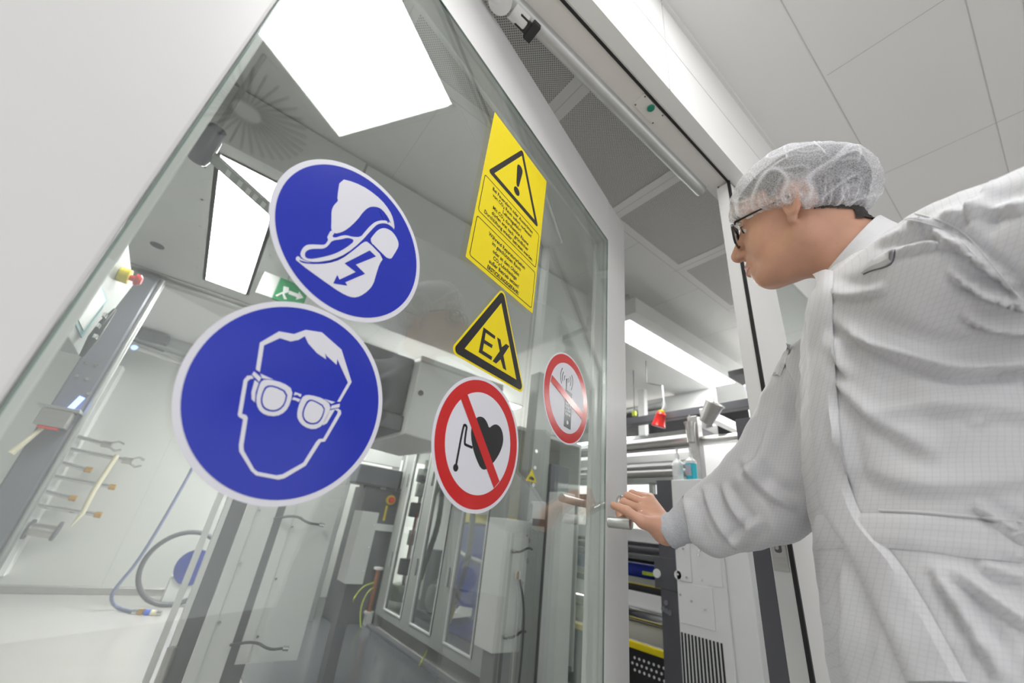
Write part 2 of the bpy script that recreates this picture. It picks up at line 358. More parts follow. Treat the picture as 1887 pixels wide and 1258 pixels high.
# ================================================================ stickers on the glass
ART = json.loads(r'''{"eye_w":[0.2008,0.107,0.1098],"eye_b":[0.1999,0.1099,0.1044],"shoe_w":[0.2042,0.3282,0.1102],"shoe_b":[0.2043,0.3283,0.1043],"pace_w":[0.5118,0.132,0.1104],"pace_r":[0.5111,0.1337,0.1048],"pace_i":[0.5105,0.1329,0.083],"ph_w":[0.7962,0.3024,0.1082],"ph_r":[0.7956,0.3013,0.1029],"ph_i":[0.7972,0.3023,0.0832],"hair_outline":[[0.1433,0.15],[0.1564,0.1695],[0.1719,0.1736],[0.182,0.1839],[0.2005,0.1896],[0.2303,0.1799],[0.2557,0.1466],[0.2488,0.119],[0.2453,0.118],[0.2513,0.1445],[0.231,0.1647],[0.2288,0.1669],[0.2303,0.1597],[0.2154,0.1652],[0.2123,0.1674],[0.2159,0.161],[0.2034,0.1635],[0.1901,0.1702],[0.1837,0.1767],[0.1786,0.1694],[0.1713,0.1641],[0.1598,0.1629],[0.1479,0.1488],[0.154,0.121],[0.1496,0.1221]],"face_outline":[[0.151,0.1129],[0.1481,0.1149],[0.1445,0.1132],[0.143,0.1081],[0.1503,0.0746],[0.152,0.0729],[0.1563,0.0718],[0.1616,0.0476],[0.164,0.0422],[0.1808,0.027],[0.1867,0.0238],[0.2089,0.0233],[0.2145,0.0256],[0.2323,0.0416],[0.2406,0.069],[0.2454,0.0709],[0.2546,0.1059],[0.253,0.1094],[0.2487,0.1107],[0.2443,0.1085],[0.2498,0.1075],[0.25,0.1046],[0.2424,0.0734],[0.2375,0.0717],[0.2355,0.0682],[0.2287,0.0441],[0.2114,0.029],[0.2057,0.027],[0.1871,0.0272],[0.183,0.029],[0.1675,0.0438],[0.1654,0.0484],[0.1597,0.0742],[0.1576,0.0763],[0.1534,0.0764],[0.1467,0.1079],[0.148,0.1108]],"templeL1":[[0.1487,0.1196],[0.1481,0.116],[0.1571,0.1112],[0.1573,0.116]],"templeL2":[[0.1524,0.1115],[0.1539,0.0991],[0.1566,0.0925],[0.1605,0.0904],[0.1575,0.1003],[0.157,0.11]],"templeL3":[[0.155,0.1196],[0.1689,0.1183],[0.1585,0.1156]],"rimL":[[0.1588,0.1138],[0.1653,0.117],[0.1799,0.1183],[0.1916,0.1148],[0.1942,0.1006],[0.1922,0.0897],[0.1852,0.0829],[0.174,0.081],[0.1655,0.085],[0.1603,0.0937],[0.1584,0.1063]],"gapL":[[0.1642,0.1099],[0.1724,0.1128],[0.1876,0.1105],[0.1895,0.0971],[0.1857,0.0892],[0.1786,0.0857],[0.1702,0.0864],[0.1647,0.0932],[0.1634,0.1023]],"lensL":[[0.166,0.1086],[0.1721,0.1109],[0.186,0.1089],[0.1878,0.0976],[0.1843,0.0905],[0.1784,0.0874],[0.1709,0.088],[0.1661,0.0936],[0.1648,0.1024]],"bridge1":[[0.1947,0.1092],[0.1947,0.1129],[0.2023,0.1129],[0.2022,0.1096],[0.1981,0.1109]],"bridge2":[[0.1945,0.1041],[0.1949,0.1072],[0.203,0.1074],[0.2022,0.1039],[0.1983,0.1047]],"rimR":[[0.2051,0.1126],[0.2125,0.1155],[0.2276,0.1162],[0.2389,0.112],[0.24,0.1],[0.2367,0.0866],[0.2282,0.0799],[0.2165,0.0803],[0.2075,0.0857],[0.204,0.0936],[0.2035,0.1055]],"gapR":[[0.211,0.1096],[0.2172,0.1114],[0.2328,0.1084],[0.2342,0.0973],[0.2317,0.0884],[0.2245,0.0844],[0.2159,0.085],[0.2099,0.0914],[0.2091,0.1012]],"lensR":[[0.2127,0.1084],[0.2178,0.1097],[0.2316,0.1068],[0.2323,0.0974],[0.23,0.0895],[0.2239,0.086],[0.2165,0.0868],[0.2114,0.0918],[0.2108,0.1007]],"templeR1":[[0.24,0.1115],[0.2491,0.1167],[0.25,0.1126],[0.24,0.1074]],"templeR2":[[0.24,0.1059],[0.2455,0.1089],[0.2409,0.0908],[0.237,0.0871],[0.2369,0.096]],"templeR3":[[0.2288,0.1161],[0.2429,0.1167],[0.2393,0.1135]],"leg_a":[[0.1551,0.399],[0.1738,0.41],[0.194,0.4161],[0.2174,0.4164],[0.234,0.4105],[0.2441,0.4019],[0.2519,0.3861],[0.2436,0.3911],[0.2352,0.3984],[0.2255,0.402],[0.2188,0.4019],[0.2113,0.398],[0.2043,0.391],[0.1991,0.3791],[0.1947,0.3591],[0.1871,0.3378],[0.1807,0.3267],[0.1736,0.319],[0.1682,0.3208],[0.1648,0.3324],[0.16,0.3465],[0.1601,0.3558],[0.1633,0.3668],[0.1605,0.369]],"leg_b":[[0.2519,0.3861],[0.2446,0.388],[0.2363,0.3866],[0.2285,0.3807],[0.2226,0.3731],[0.2177,0.3594],[0.209,0.3316],[0.1964,0.3035],[0.1833,0.2847],[0.1694,0.2718],[0.1595,0.265],[0.1517,0.2631],[0.1465,0.2654],[0.1454,0.2715],[0.1471,0.2807],[0.1521,0.286],[0.1621,0.2927],[0.1679,0.2969],[0.169,0.303],[0.1693,0.3064],[0.1669,0.3079],[0.1674,0.3147],[0.1682,0.3208],[0.1734,0.3193],[0.172,0.315],[0.1731,0.313],[0.1768,0.3149],[0.1822,0.3223],[0.1883,0.328],[0.1956,0.3307],[0.2068,0.3384],[0.2103,0.3512],[0.2147,0.3655],[0.2201,0.3773],[0.2299,0.3877],[0.2384,0.392],[0.246,0.3917]],"shoe_in1":[[0.1519,0.2672],[0.1501,0.2713],[0.1511,0.2766],[0.1567,0.2828],[0.1682,0.2907],[0.1719,0.2988],[0.1735,0.308],[0.1838,0.3173],[0.191,0.326],[0.2014,0.3289],[0.1938,0.3114],[0.1837,0.2945],[0.1716,0.2808],[0.161,0.2705],[0.1554,0.267]],"shoe_notch1":[[0.2202,0.3975],[0.2261,0.3922],[0.2306,0.3878],[0.2318,0.3893],[0.2252,0.3953]],"shoe_notch2":[[0.2309,0.3962],[0.2376,0.3888],[0.2391,0.3895],[0.2362,0.3949]],"sole":[[0.1446,0.2563],[0.1429,0.2609],[0.1456,0.2638],[0.1488,0.2617],[0.1647,0.265],[0.1789,0.2756],[0.1926,0.2911],[0.2046,0.3159],[0.2132,0.3354],[0.2184,0.3397],[0.2478,0.3321],[0.2443,0.3185],[0.2443,0.3002],[0.2447,0.2849],[0.2402,0.2714],[0.2318,0.258],[0.2237,0.2513],[0.2126,0.2489],[0.1952,0.2496]],"sole_in":[[0.147,0.2599],[0.1496,0.2597],[0.1645,0.2655],[0.1786,0.2764],[0.1923,0.292],[0.2032,0.3138],[0.2046,0.3159],[0.1947,0.2968],[0.1814,0.2793],[0.1675,0.2669],[0.1547,0.2593],[0.1489,0.2579]],"heel":[[0.2194,0.34],[0.2238,0.3581],[0.2276,0.3683],[0.2344,0.377],[0.2454,0.381],[0.2564,0.378],[0.2659,0.3686],[0.2624,0.3499],[0.2581,0.3331]],"heelgap":[[0.2255,0.3398],[0.2266,0.3406],[0.2509,0.3352],[0.2481,0.3313]],"bolt":[[0.2246,0.3286],[0.2361,0.3263],[0.2126,0.2965],[0.2288,0.2921],[0.2072,0.2651],[0.2111,0.2623],[0.1934,0.2549],[0.1945,0.2684],[0.199,0.2641],[0.2158,0.2867],[0.1982,0.289]],"pbar":[[0.4483,0.1865],[0.4606,0.1997],[0.5743,0.079],[0.5612,0.066]],"heart":[[0.5007,0.1732],[0.4928,0.1687],[0.4848,0.1576],[0.4832,0.1435],[0.4894,0.126],[0.5028,0.1064],[0.5264,0.0859],[0.55,0.1032],[0.5656,0.1242],[0.5721,0.143],[0.5699,0.1572],[0.5618,0.1678],[0.5523,0.1716],[0.5428,0.1708],[0.5348,0.166],[0.528,0.1594],[0.5214,0.1675],[0.5121,0.1731]],"lead":[[0.4926,0.1188],[0.4772,0.1194],[0.473,0.1203],[0.472,0.1407],[0.4726,0.1475],[0.467,0.1497],[0.4639,0.1462],[0.4622,0.084]],"pad":[[0.4613,0.0877],[0.4663,0.0857],[0.4686,0.0817],[0.4672,0.0776],[0.4631,0.0752],[0.4588,0.0768],[0.4564,0.0809],[0.4574,0.0852]],"phbar":[[0.7196,0.331],[0.8785,0.2884],[0.8724,0.2707],[0.7154,0.314]],"phone":[[0.7839,0.3193],[0.8174,0.3187],[0.8176,0.2309],[0.7855,0.2317]],"ant":[[0.7843,0.3462],[0.7905,0.3478],[0.7905,0.3201],[0.7856,0.3188]],"keys":[[0.7916,0.2868],[0.8008,0.2872],[0.8101,0.288],[0.7916,0.2789],[0.8008,0.2792],[0.8093,0.2793],[0.7917,0.2707],[0.8008,0.2713],[0.8092,0.2713],[0.7922,0.2628],[0.8008,0.2631],[0.8092,0.263]],"key1":[0.8008,0.2439],"waves":[[[0.7644,0.3655],[0.7582,0.3543],[0.757,0.3408],[0.7608,0.3326],[0.7648,0.3269]],[[0.7703,0.3579],[0.7663,0.3487],[0.7657,0.3398],[0.7697,0.3343]],[[0.7786,0.3515],[0.775,0.3458],[0.7773,0.3401]],[[0.7945,0.3508],[0.7992,0.3476],[0.7965,0.34]],[[0.802,0.3581],[0.807,0.3527],[0.8079,0.3441],[0.8053,0.3348]],[[0.8097,0.365],[0.8169,0.3564],[0.8174,0.3419],[0.8122,0.3268]]],"tri_y":[[0.5121,0.4325],[0.4129,0.265],[0.6134,0.2526]],"tri_y2":[[0.5212,0.4338],[0.5061,0.4269],[0.4105,0.2711],[0.4188,0.2582],[0.6063,0.2499],[0.6147,0.2621]],"tri_b":[[0.5134,0.4261],[0.4172,0.2662],[0.608,0.2571]],"tri_i":[[0.5164,0.4087],[0.4328,0.2731],[0.5935,0.2677]],"E":[[0.4741,0.3315],[0.5097,0.3303],[0.5093,0.3237],[0.4817,0.3245],[0.482,0.3096],[0.5059,0.3099],[0.5048,0.3029],[0.4816,0.3025],[0.4815,0.2878],[0.5091,0.2876],[0.5087,0.2802],[0.472,0.2807]],"X":[[0.5154,0.3303],[0.5257,0.3304],[0.5328,0.3174],[0.5443,0.3296],[0.5548,0.3291],[0.5406,0.3035],[0.5552,0.2781],[0.5451,0.2786],[0.534,0.2927],[0.5229,0.2794],[0.5123,0.2799],[0.5283,0.3073]],"wt_o":[[0.507,0.8347],[0.4137,0.6815],[0.6068,0.6694]],"wt_o2":[[0.5135,0.8357],[0.5029,0.8297],[0.4135,0.6825],[0.4204,0.6723],[0.6036,0.6678],[0.6093,0.6804]],"wt_i":[[0.5141,0.8228],[0.4309,0.6831],[0.5937,0.6817]],"ex1":[[0.5029,0.7846],[0.5082,0.7913],[0.5175,0.7943],[0.5241,0.7852],[0.5196,0.7285],[0.5142,0.7234],[0.508,0.7262]],"ex2":[[0.5053,0.712],[0.5017,0.7033],[0.5047,0.694],[0.5125,0.6903],[0.5196,0.6938],[0.5238,0.7018],[0.5211,0.7115],[0.5126,0.7146]],"box1":[[0.4082,0.6567],[0.4068,0.557],[0.6173,0.5588],[0.6162,0.6564]],"box2":[[0.4054,0.5458],[0.4049,0.4506],[0.6157,0.4469],[0.6143,0.5459]],"ysheet":[[0.4013,0.8423],[0.6257,0.8446],[0.6239,0.4385],[0.398,0.4408]]}''')
def circle(c, n=96): return [(c[0]+c[2]*math.cos(2*math.pi*k/n), c[1]+c[2]*math.sin(2*math.pi*k/n)) for k in range(n)]
def layer(name, polys, m, parent, lv, label=None):
    g = G()
    for P in polys: g.prism(P, D, -.00030*lv-.0002, -.0003*(lv-1)-.0002)
    o = obj(name, g, m, parent)
    if label: o['label'] = label
    return o
def S(k, n=2): return smooth_line(ART[k], n, True)
# eye protection
s = tag(layer('safety_sticker', [circle(ART['eye_w'])], M['wst'], None, 1), 'round blue sticker of a head wearing goggles, lower left on the glass', 'sticker', 'round blue mandatory stickers')
layer('blue_field', [circle([ART['eye_w'][0], ART['eye_w'][1], .1035])], M['bst'], s, 2)
layer('face_outline', [ART['hair_outline'], ART['face_outline']], M['wst'], s, 3)
layer('goggles', [S('rimL', 1), S('rimR', 1), ART['bridge1'], ART['bridge2'], ART['templeL1'], ART['templeL2'], ART['templeL3'], ART['templeR1'], ART['templeR2'], ART['templeR3']], M['wst'], s, 3)
for k in 'LR': layer('goggle_gap', [S('gap'+k, 1)], M['bst'], s, 4); layer('goggle_lens', [S('lens'+k, 1)], M['wst'], s, 5)
# esd shoe
s = tag(layer('safety_sticker', [circle(ART['shoe_w'])], M['wst'], None, 1), 'round blue sticker of a shoe with a lightning arrow, upper left on the glass', 'sticker', 'round blue mandatory stickers')
layer('blue_field', [circle([ART['shoe_w'][0], ART['shoe_w'][1], .1035])], M['bst'], s, 2)
layer('leg', [S('leg_a', 1), S('leg_b', 1)], M['wst'], s, 3)
layer('sole', [S('sole', 1), S('heel', 2)], M['wst'], s, 3)
for q in (S('shoe_in1', 2), ART['shoe_notch1'], ART['shoe_notch2'], S('sole_in', 1), ART['heelgap']): layer('shoe_shading', [q], M['bst'], s, 4)
layer('lightning_arrow', [ART['bolt']], M['bst'], s, 4)
def prohibition(wk, rk, ik, label):
    s = tag(layer('safety_sticker', [circle(ART[wk])], M['wst'], None, 1), label, 'sticker', 'round red prohibition stickers')
    c = ART[wk]; layer('red_ring', [circle([c[0], c[1], .1045])], M['rst'], s, 2); layer('white_field', [circle([c[0], c[1], .0832])], M['wst'], s, 3)
    return s
s = prohibition('pace_w', 'pace_r', 'pace_i', 'round red crossed-out heart and pacemaker sticker low on the glass')
layer('heart', [S('heart', 2), S('pad', 2)], M['kst'], s, 4)
LD = smooth_line(ART['lead'], 2); g = G(); wd = .0021
for i in range(len(LD)-1):
    a, b = np.array(LD[i]), np.array(LD[i+1]); d = (b-a)/np.linalg.norm(b-a); nn = np.array([-d[1], d[0]])*wd
    g.prism([a-nn-d*.0006, b-nn+d*.0006, b+nn+d*.0006, a+nn-d*.0006], D, -.0014, -.0011)
obj('pacemaker_lead', g, M['kst'], s)
layer('red_bar', [ART['pbar']], M['rst'], s, 5)
s = prohibition('ph_w', 'ph_r', 'ph_i', 'round red crossed-out mobile phone sticker at the right edge of the glass')
layer('phone', [ART['phone'], ART['ant']], M['kst'], s, 4)
layer('phone_keys', [circle([k[0], k[1], .0035], 14) for k in ART['keys']]+[circle([*ART['key1'], .0048], 16)], M['wst'], s, 5)
g = G()
for wv in ART['waves']:
    W_ = smooth_line(wv, 2)
    for i in range(len(W_)-1):
        a, b = np.array(W_[i]), np.array(W_[i+1]); d = (b-a)/np.linalg.norm(b-a); nn = np.array([-d[1], d[0]])*.0011
        g.prism([a-nn, b-nn, b+nn, a+nn], D, -.0014, -.0011)
obj('radio_waves', g, M['kst'], s)
layer('red_bar', [ART['phbar']], M['rst'], s, 6)
# EX triangle
def rtri(c, R_, r):           # rounded equilateral triangle, point up: centre, circumradius, corner radius
    out = []
    for a0 in (90, 210, 330):
        cc = (c[0]+(R_-2*r)*math.cos(math.radians(a0)), c[1]+(R_-2*r)*math.sin(math.radians(a0)))
        for k in range(9): a = math.radians(a0-60+120*k/8); out.append((cc[0]+r*math.cos(a), cc[1]+r*math.sin(a)))
    return out
TC = (.5135, .3165)
s = tag(layer('warning_sticker', [rtri(TC, .1275, .011)], M['yst'], None, 1), 'yellow triangular EX warning sticker between the stickers on the glass', 'sticker')
layer('black_border', [rtri(TC, .1200, .0085)], M['kst'], s, 2)
layer('yellow_field', [[(TC[0]+.0885*math.cos(math.radians(a)), TC[1]+.0885*math.sin(math.radians(a))) for a in (90, 210, 330)]], M['yst'], s, 3)
layer('ex_letters', [ART['E'], ART['X']], M['kst'], s, 4)
# CO2 sheet
s = tag(layer('warning_sign', [[(.4, .8435), (.625, .8435), (.6225, .4395), (.399, .4395)]], M['yst'], None, 1), 'tall yellow warning sheet with German text and exclamation triangle on the glass', 'sign')
TW = (.5115, .7285)
layer('black_triangle', [rtri(TW, .114, .006)], M['kst'], s, 2)
layer('yellow_field', [[(TW[0]+.0915*math.cos(math.radians(a)), TW[1]+.0915*math.sin(math.radians(a))) for a in (90, 210, 330)]], M['yst'], s, 3)
e1 = [(-.009, .045), (-.0055, .049), (0, .0505), (.0055, .049), (.009, .045), (.0095, .038), (.0045, -.004), (.002, -.009), (-.002, -.009), (-.0045, -.004), (-.0095, .038)]
layer('exclamation_mark', [[(TW[0]+x*1.15, TW[1]+z*1.12) for x, z in e1], circle([TW[0], TW[1]-.025, .0110], 24)], M['kst'], s, 4)
g = G()
for z0, z1 in ((.5575, .656), (.4485, .5455)):
    o_ = rounded(.4065, .6165, z0, z1, .006); i_ = rounded(.4082, .6148, z0+.0017, z1-.0017, .0045); n = len(o_)
    g.add([D(*p, -.0008) for p in o_]+[D(*p, -.0008) for p in i_], [(k, (k+1) % n, n+(k+1) % n, n+k) for k in range(n)])
obj('text_frame', g, M['kst'], s)
LINES = [('Bei Feueralarm oder Ausströmen', .436, .589, .6425), ('von CO₂ Raum sofort verlassen!', .439, .586, .6280), ('Lebensgefahr!', .477, .545, .6135), ('Mit CO₂ durchsetzte Räume', .446, .578, .5990),
         ('dürfen erst nach gründlicher', .445, .580, .5845), ('Durchlüftung wieder betreten werden.', .424, .601, .5700), ('Während Reparaturarbeiten', .4465, .576, .5310), ('im geschützten Raum', .461, .562, .5175),
         ('oder an dem Objekt', .4665, .5585, .5015), ('CO₂-Löschanlage', .4705, .5515, .4875), ('außer Betrieb setzen!', .4605, .562, .4730), ('ERSTICKUNGSGEFAHR!', .4585, .5645, .4575)]
dg0 = None
def text_mesh(txt, x0, x1, zc, hgt, fn, bold=False):
    cu = bpy.data.curves.new('t', 'FONT'); cu.body = txt; cu.size = 1; cu.resolution_u = 2; cu.offset = .030 if bold else .018
    ob = bpy.data.objects.new('t', cu); C.objects.link(ob); dg = bpy.context.evaluated_depsgraph_get(); dg.update()
    me = bpy.data.meshes.new_from_object(ob.evaluated_get(dg)); V = [v.co.copy() for v in me.vertices]; Fc = [tuple(p.vertices) for p in me.polygons]
    bpy.data.objects.remove(ob); bpy.data.curves.remove(cu)
    a = min(v.x for v in V); b = max(v.x for v in V); sx_ = (x1-x0)/(b-a); sz = hgt/.7
    return [fn(x0+(v.x-a)*sx_, zc-hgt/2+v.y*sz) for v in V], Fc
for k, (tx, a, b, z) in enumerate(LINES):
    V, Fc = text_mesh(tx, a, b, z, .0090, lambda x, zz: D(x, zz, -.0009), bold=(k == 11))
    g = G().add(V, Fc); obj('text_line', g, M['kst'], s)

# ================================================================ right door leaf, closed
t = thing('glass_door', 'closed glazed door leaf with white stile and flush pull behind the person', 'door', (1.8, .40, ZD0))
LF0, LF1 = .4, .444; XR0, XR1 = 1.086, 2.50
obj('lock_stile', G().bx(XR0, XR0+.235, LF0, LF1, ZD0, ZH-.008), M["paint"], t, bevel=.002)
obj('hinge_stile', G().bx(XR1-.12, XR1, LF0, LF1, ZD0, ZH-.008), M['paint'], t, bevel=.003)
obj('top_rail', G().bx(XR0+.235, XR1-.12, LF0, LF1, .95, ZH-.008), M['paint'], t, bevel=.003)
obj('bottom_rail', G().bx(XR0+.235, XR1-.12, LF0, LF1, ZD0, -.82), M['paint'], t, bevel=.003)
obj('glass_pane', G().bx(XR0+.236, XR1-.121, LF0+.004, LF0+.012, -.819, .949), M['glass'], t)
obj('gasket', G().bx(XR0-.002, XR0+.004, .398, .4065, ZD0, ZH-.005), M['gasket'], t)
obj('rear_cover', G().bx(XR0+.003, XR0+.22, .4445, .484, ZD0, .34), M['dgrey'], t, bevel=.002)
fp = obj('flush_pull', G().bx(XR0-.0025, XR0+.01, .410, .4405, -.008, .20), M['steel'], t, bevel=.001)
g = G(); P0 = rounded(.4185, .4325, .028, .16, .005)
obj('recess', G().prism(P0, lambda y, z, x: np.array([x, y, z]), XR0-.0032, XR0-.0022), M['dgrey'], fp); LOC[fp.name] = LOC[t.name]
g = G(); g.prism(rounded(.4235, .431, .034, .15, .003), lambda y, z, x: np.array([x, y, z]), XR0-.0040, XR0-.003)
obj('recess_lip', g, M['steel'], fp)
# small hinge plate at the corner of the head
t = thing('screw', 'small screw head in the white jamb beside the glasses', 'screw', atx(1320, 340, 1.084))
q = atx(1324, 345, 1.084); obj('head', G().cyl(q, q+np.array([-.002, 0, 0]), .003, n=10), M['dgrey'], t)

# ================================================================ machine room
# dark coated floor area and its steel edge channel
struct('trim_7', G().bx(.70, 2.0, .9, 6.2, ZF, ZF+.006), M['floord'])
g = G(); g.bx(1.93, 1.99, 1.4, 6.2, ZF+.006, ZF+.02); struct('trim_8', g, M['dgrey'], bevel=.003)
# left canopy with its lamp
def lamp(x0, x1, y0, y1, z, label, long_x):
    t = thing('canopy_lamp', label, 'lamp', ((x0+x1)/2, (y0+y1)/2, z), 'bright lamps recessed in the canopies')
    obj('diffuser', G().bx(x0, x1, y0, y1, z-.006, z+.02), M['lampm'], t)
    g = G(); b = .022
    for a in ((x0-b, x0, y0-b, y1+b), (x1, x1+b, y0-b, y1+b), (x0, x1, y0-b, y0), (x0, x1, y1, y1+b)): g.bx(*a, z-.004, z+.03)
    obj('frame', g, M['alu'], t, bevel=.002)
    for i in range(5):
        for s_ in (0, 1):
            if long_x: x = x0+(x1-x0)*(i+.5)/5; y = (y0-.055, y1+.055)[s_]
            else: y = y0+(y1-y0)*(i+.5)/5; x = (x0-.055, x1+.055)[s_]
            obj('screw', G().cyl((x, y, z-.004), (x, y, z+.001), .007, n=10), M['dgrey'], t)
    return t
def canopy(name, x0, x1, y0, y1, z0, z1, lx, label):
    t = thing(name, label, 'canopy', ((x0+x1)/2, (y0+y1)/2, z0))
    g = G(); a, b, c, d = lx
    for q in ((x0, a, y0, y1), (b, x1, y0, y1), (a, b, y0, c), (a, b, d, y1)): g.bx(*q, z0, z0+.012)
    obj('underside', g, M['mach'], t)
    g = G()
    for q in ((x0, x0+.01, y0, y1), (x1-.01, x1, y0, y1), (x0+.01, x1-.01, y0, y0+.01), (x0+.01, x1-.01, y1-.01, y1)): g.bx(*q, z0+.012, z1)
    g.bx(x0+.01, x1-.01, y0+.01, y1-.01, z1-.01, z1)
    obj('side', g, M['mach'], t)
    return t
t = canopy('machine_canopy', -.92, .16, 1.70, 3.28, 1.30, 1.6, (-.36, -.125, 1.79, 3.12), 'white machine canopy with a bright lamp seen through the upper left glass')
obj('edge_profile', G().bx(-.92, .16, 3.285, 3.34, 1.29, 1.36), M['steel'], t, bevel=.006)
obj('edge_profile', G().bx(-.92, .16, 3.345, 3.42, 1.27, 1.33), M['alu'], t, bevel=.006)
q = atz(290, 452, 1.30); obj('spot', G().cyl(q-np.array([0, 0, .004]), q+np.array([0, 0, .002]), .035, n=24), M['dgrey'], t, bevel=.001)
lamp(-.36, -.125, 1.79, 3.12, 1.304, 'bright narrow lamp seen through the glass left of the shoe sticker', False)
# right canopy with long lamp (above the open doorway) hung a little below the ceiling
t = canopy('machine_canopy', .17, 1.78, 1.69, 2.9, 1.33, 1.585, (.8, .9, 2.4, 2.5), 'deep light grey machine canopy behind the yellow text sheet and EX sticker')
obj('closing_plate', G().bx(.8, .9, 2.4, 2.5, 1.333, 1.34), M['mach'], t)
t = canopy('machine_canopy', 1.84, 3.92, 1.33, 1.98, 1.33, 1.44, (1.90, 3.28, 1.42, 1.63), 'flat light grey machine canopy with long bright lamp above the open doorway')
obj('hanger', G().bx(2.0, 3.8, 1.50, 1.85, 1.441, ZC-.001), M['mach'], t)
lamp(1.90, 3.28, 1.42, 1.63, 1.334, 'long bright lamp left of the person, above the open doorway', True)
q = atz(1273, 741, 1.33); obj('spot', G().cyl(q-np.array([0, 0, .004]), q+np.array([0, 0, .002]), .03, n=24), M['dgrey'], t)
# unseen ceiling lamps added further inside to brighten the machine room
for i, (x, y, wd) in enumerate(((1.0, 4.6, 'beyond the deep canopy'), (4.6, 4.3, 'above the rollers'), (4.6, 1.3, 'right of the machine'), (3.0, 4.9, 'above the far end of the press'))):
    t = thing('ceiling_light_panel', 'added unseen oblong fill lamp in the machine room ceiling '+wd, 'ceiling light', (x, y, ZC-.03))
    obj('diffuser', G().bx(x-.3, x+.3, y-.6, y+.6, ZC-.022, ZC-.012), M['lampfill'], t); obj('frame', G().bx(x-.315, x+.315, y-.615, y+.615, ZC-.018, ZC), M['paint'], t)
# grey post
t = thing('steel_post', 'blue-grey square steel post running up to the canopy at far left', 'post', (-.66, 3.36, ZF))
obj('post', G().bx(-.735, -.60, 3.30, 3.44, ZF, 1.27), M['post'], t, bevel=.012)
obj('corner_tube', G().cyl((-.585, 3.33, ZF), (-.585, 3.33, 1.27), .018, n=16), M['alu'], t, smooth=True)
for px, py in ((160, 668), (178, 673), (143, 693), (161, 698), (164, 725)):
    q = aty(px, py, 3.298); obj('bolt', G().cyl(q, q+np.array([0, -.006, 0]), .010, n=10), M['chrome'], t)
# operator console behind the left stile
t = thing('operator_console', 'light grey operator console with a screen at far left behind the glass', 'console', (-.5, 2.1, .42))
YZ = lambda x, y: tuple(atx(x, y, -.5)[1:])
obj('housing', G().prism([(1.50, .90), YZ(237, 450), YZ(246, 525), YZ(145, 655), YZ(120, 612), (1.50, .40)], lambda y, z, x: np.array([x, y, z]), -.80, -.5), M['console'], t, bevel=.004)
obj('screen_frame', G().prism([(1.62, .52), (1.62, .80), YZ(184, 522), YZ(197, 553), YZ(149, 622), YZ(138, 598)], lambda y, z, x: np.array([x, y, z]), -.4995, -.496), M['teal'], t)
obj('screen', G().prism([(1.63, .53), (1.63, .79), YZ(182, 530), YZ(191, 552), YZ(150, 608), YZ(143, 594)], lambda y, z, x: np.array([x, y, z]), -.4955, -.493), M['mach'], t)
q = np.array([-.5, 2.09, .765])
e_ = obj('emergency_stop', G().cyl(q, q+np.array([.035, 0, 0]), .030, n=24), M['yellow'], t, bevel=.003, smooth=True)
LOC[e_.name] = LOC[t.name]
obj('button', G().lathe(q+np.array([.035, 0, 0]), [(.012, 0), (.012, .015), (.024, .018), (.024, .030), (.015, .038)], (1, 0, 0)), M['red'], e_, smooth=True)
obj('keyboard_arm', G().tube([atx(212, 570, -.47), atx(192, 594, -.47), atx(172, 622, -.47), atx(150, 656, -.47)], [.006, .014, .016, .007], 10), M['black'], t, smooth=True)
for px, py in ((193, 581), (181, 600), (176, 620)): q = atx(px, py, -.45); obj('clamp', G().obox(q, np.eye(3), (.006, .012, .008)), M['chrome'], t, bevel=.002)
# lower grey switch box with valve
t = thing('switch_cabinet', 'light grey switch cabinet below the console at the left edge', 'cabinet', (-.85, 2.2, -.95))
obj('body', G().bx(-1.35, -.72, 1.9, 2.6, -.30, .20), M['mach'], t, bevel=.008); obj('door', G().bx(-1.3, -.77, 1.888, 1.9, -.26, .16), M['mach'], t, bevel=.004)
for x in (-1.3, -.77): obj('leg', G().bx(x-.025, x+.025, 2.2, 2.25, ZF, -.30), M['alu'], t)
t = thing('solenoid_valve', 'small steel valve block with red seal on the grey post', 'valve', aty(100, 780, 3.2))
q = aty(102, 772, 3.243); obj('block', G().obox(q, np.eye(3), (.06, .055, .045)), M['steel'], t, bevel=.004)
obj('flange', G().obox(q+np.array([0, 0, .055]), np.eye(3), (.085, .06, .008)), M['chrome'], t, bevel=.002)
obj('seal', G().obox(q+np.array([0, -.03, -.052]), np.eye(3), (.04, .02, .007)), M['red'], t, bevel=.002)
obj('coil', G().cyl(q+np.array([.03, 0, .06]), q+np.array([.05, 0, .14]), .014, n=14), M['led'], t, smooth=True)
obj('lever', G().tube([q+np.array([-.02, -.02, -.05]), q+np.array([-.07, -.04, -.20])], [.010, .015], 12), M['cream'], t, smooth=True)
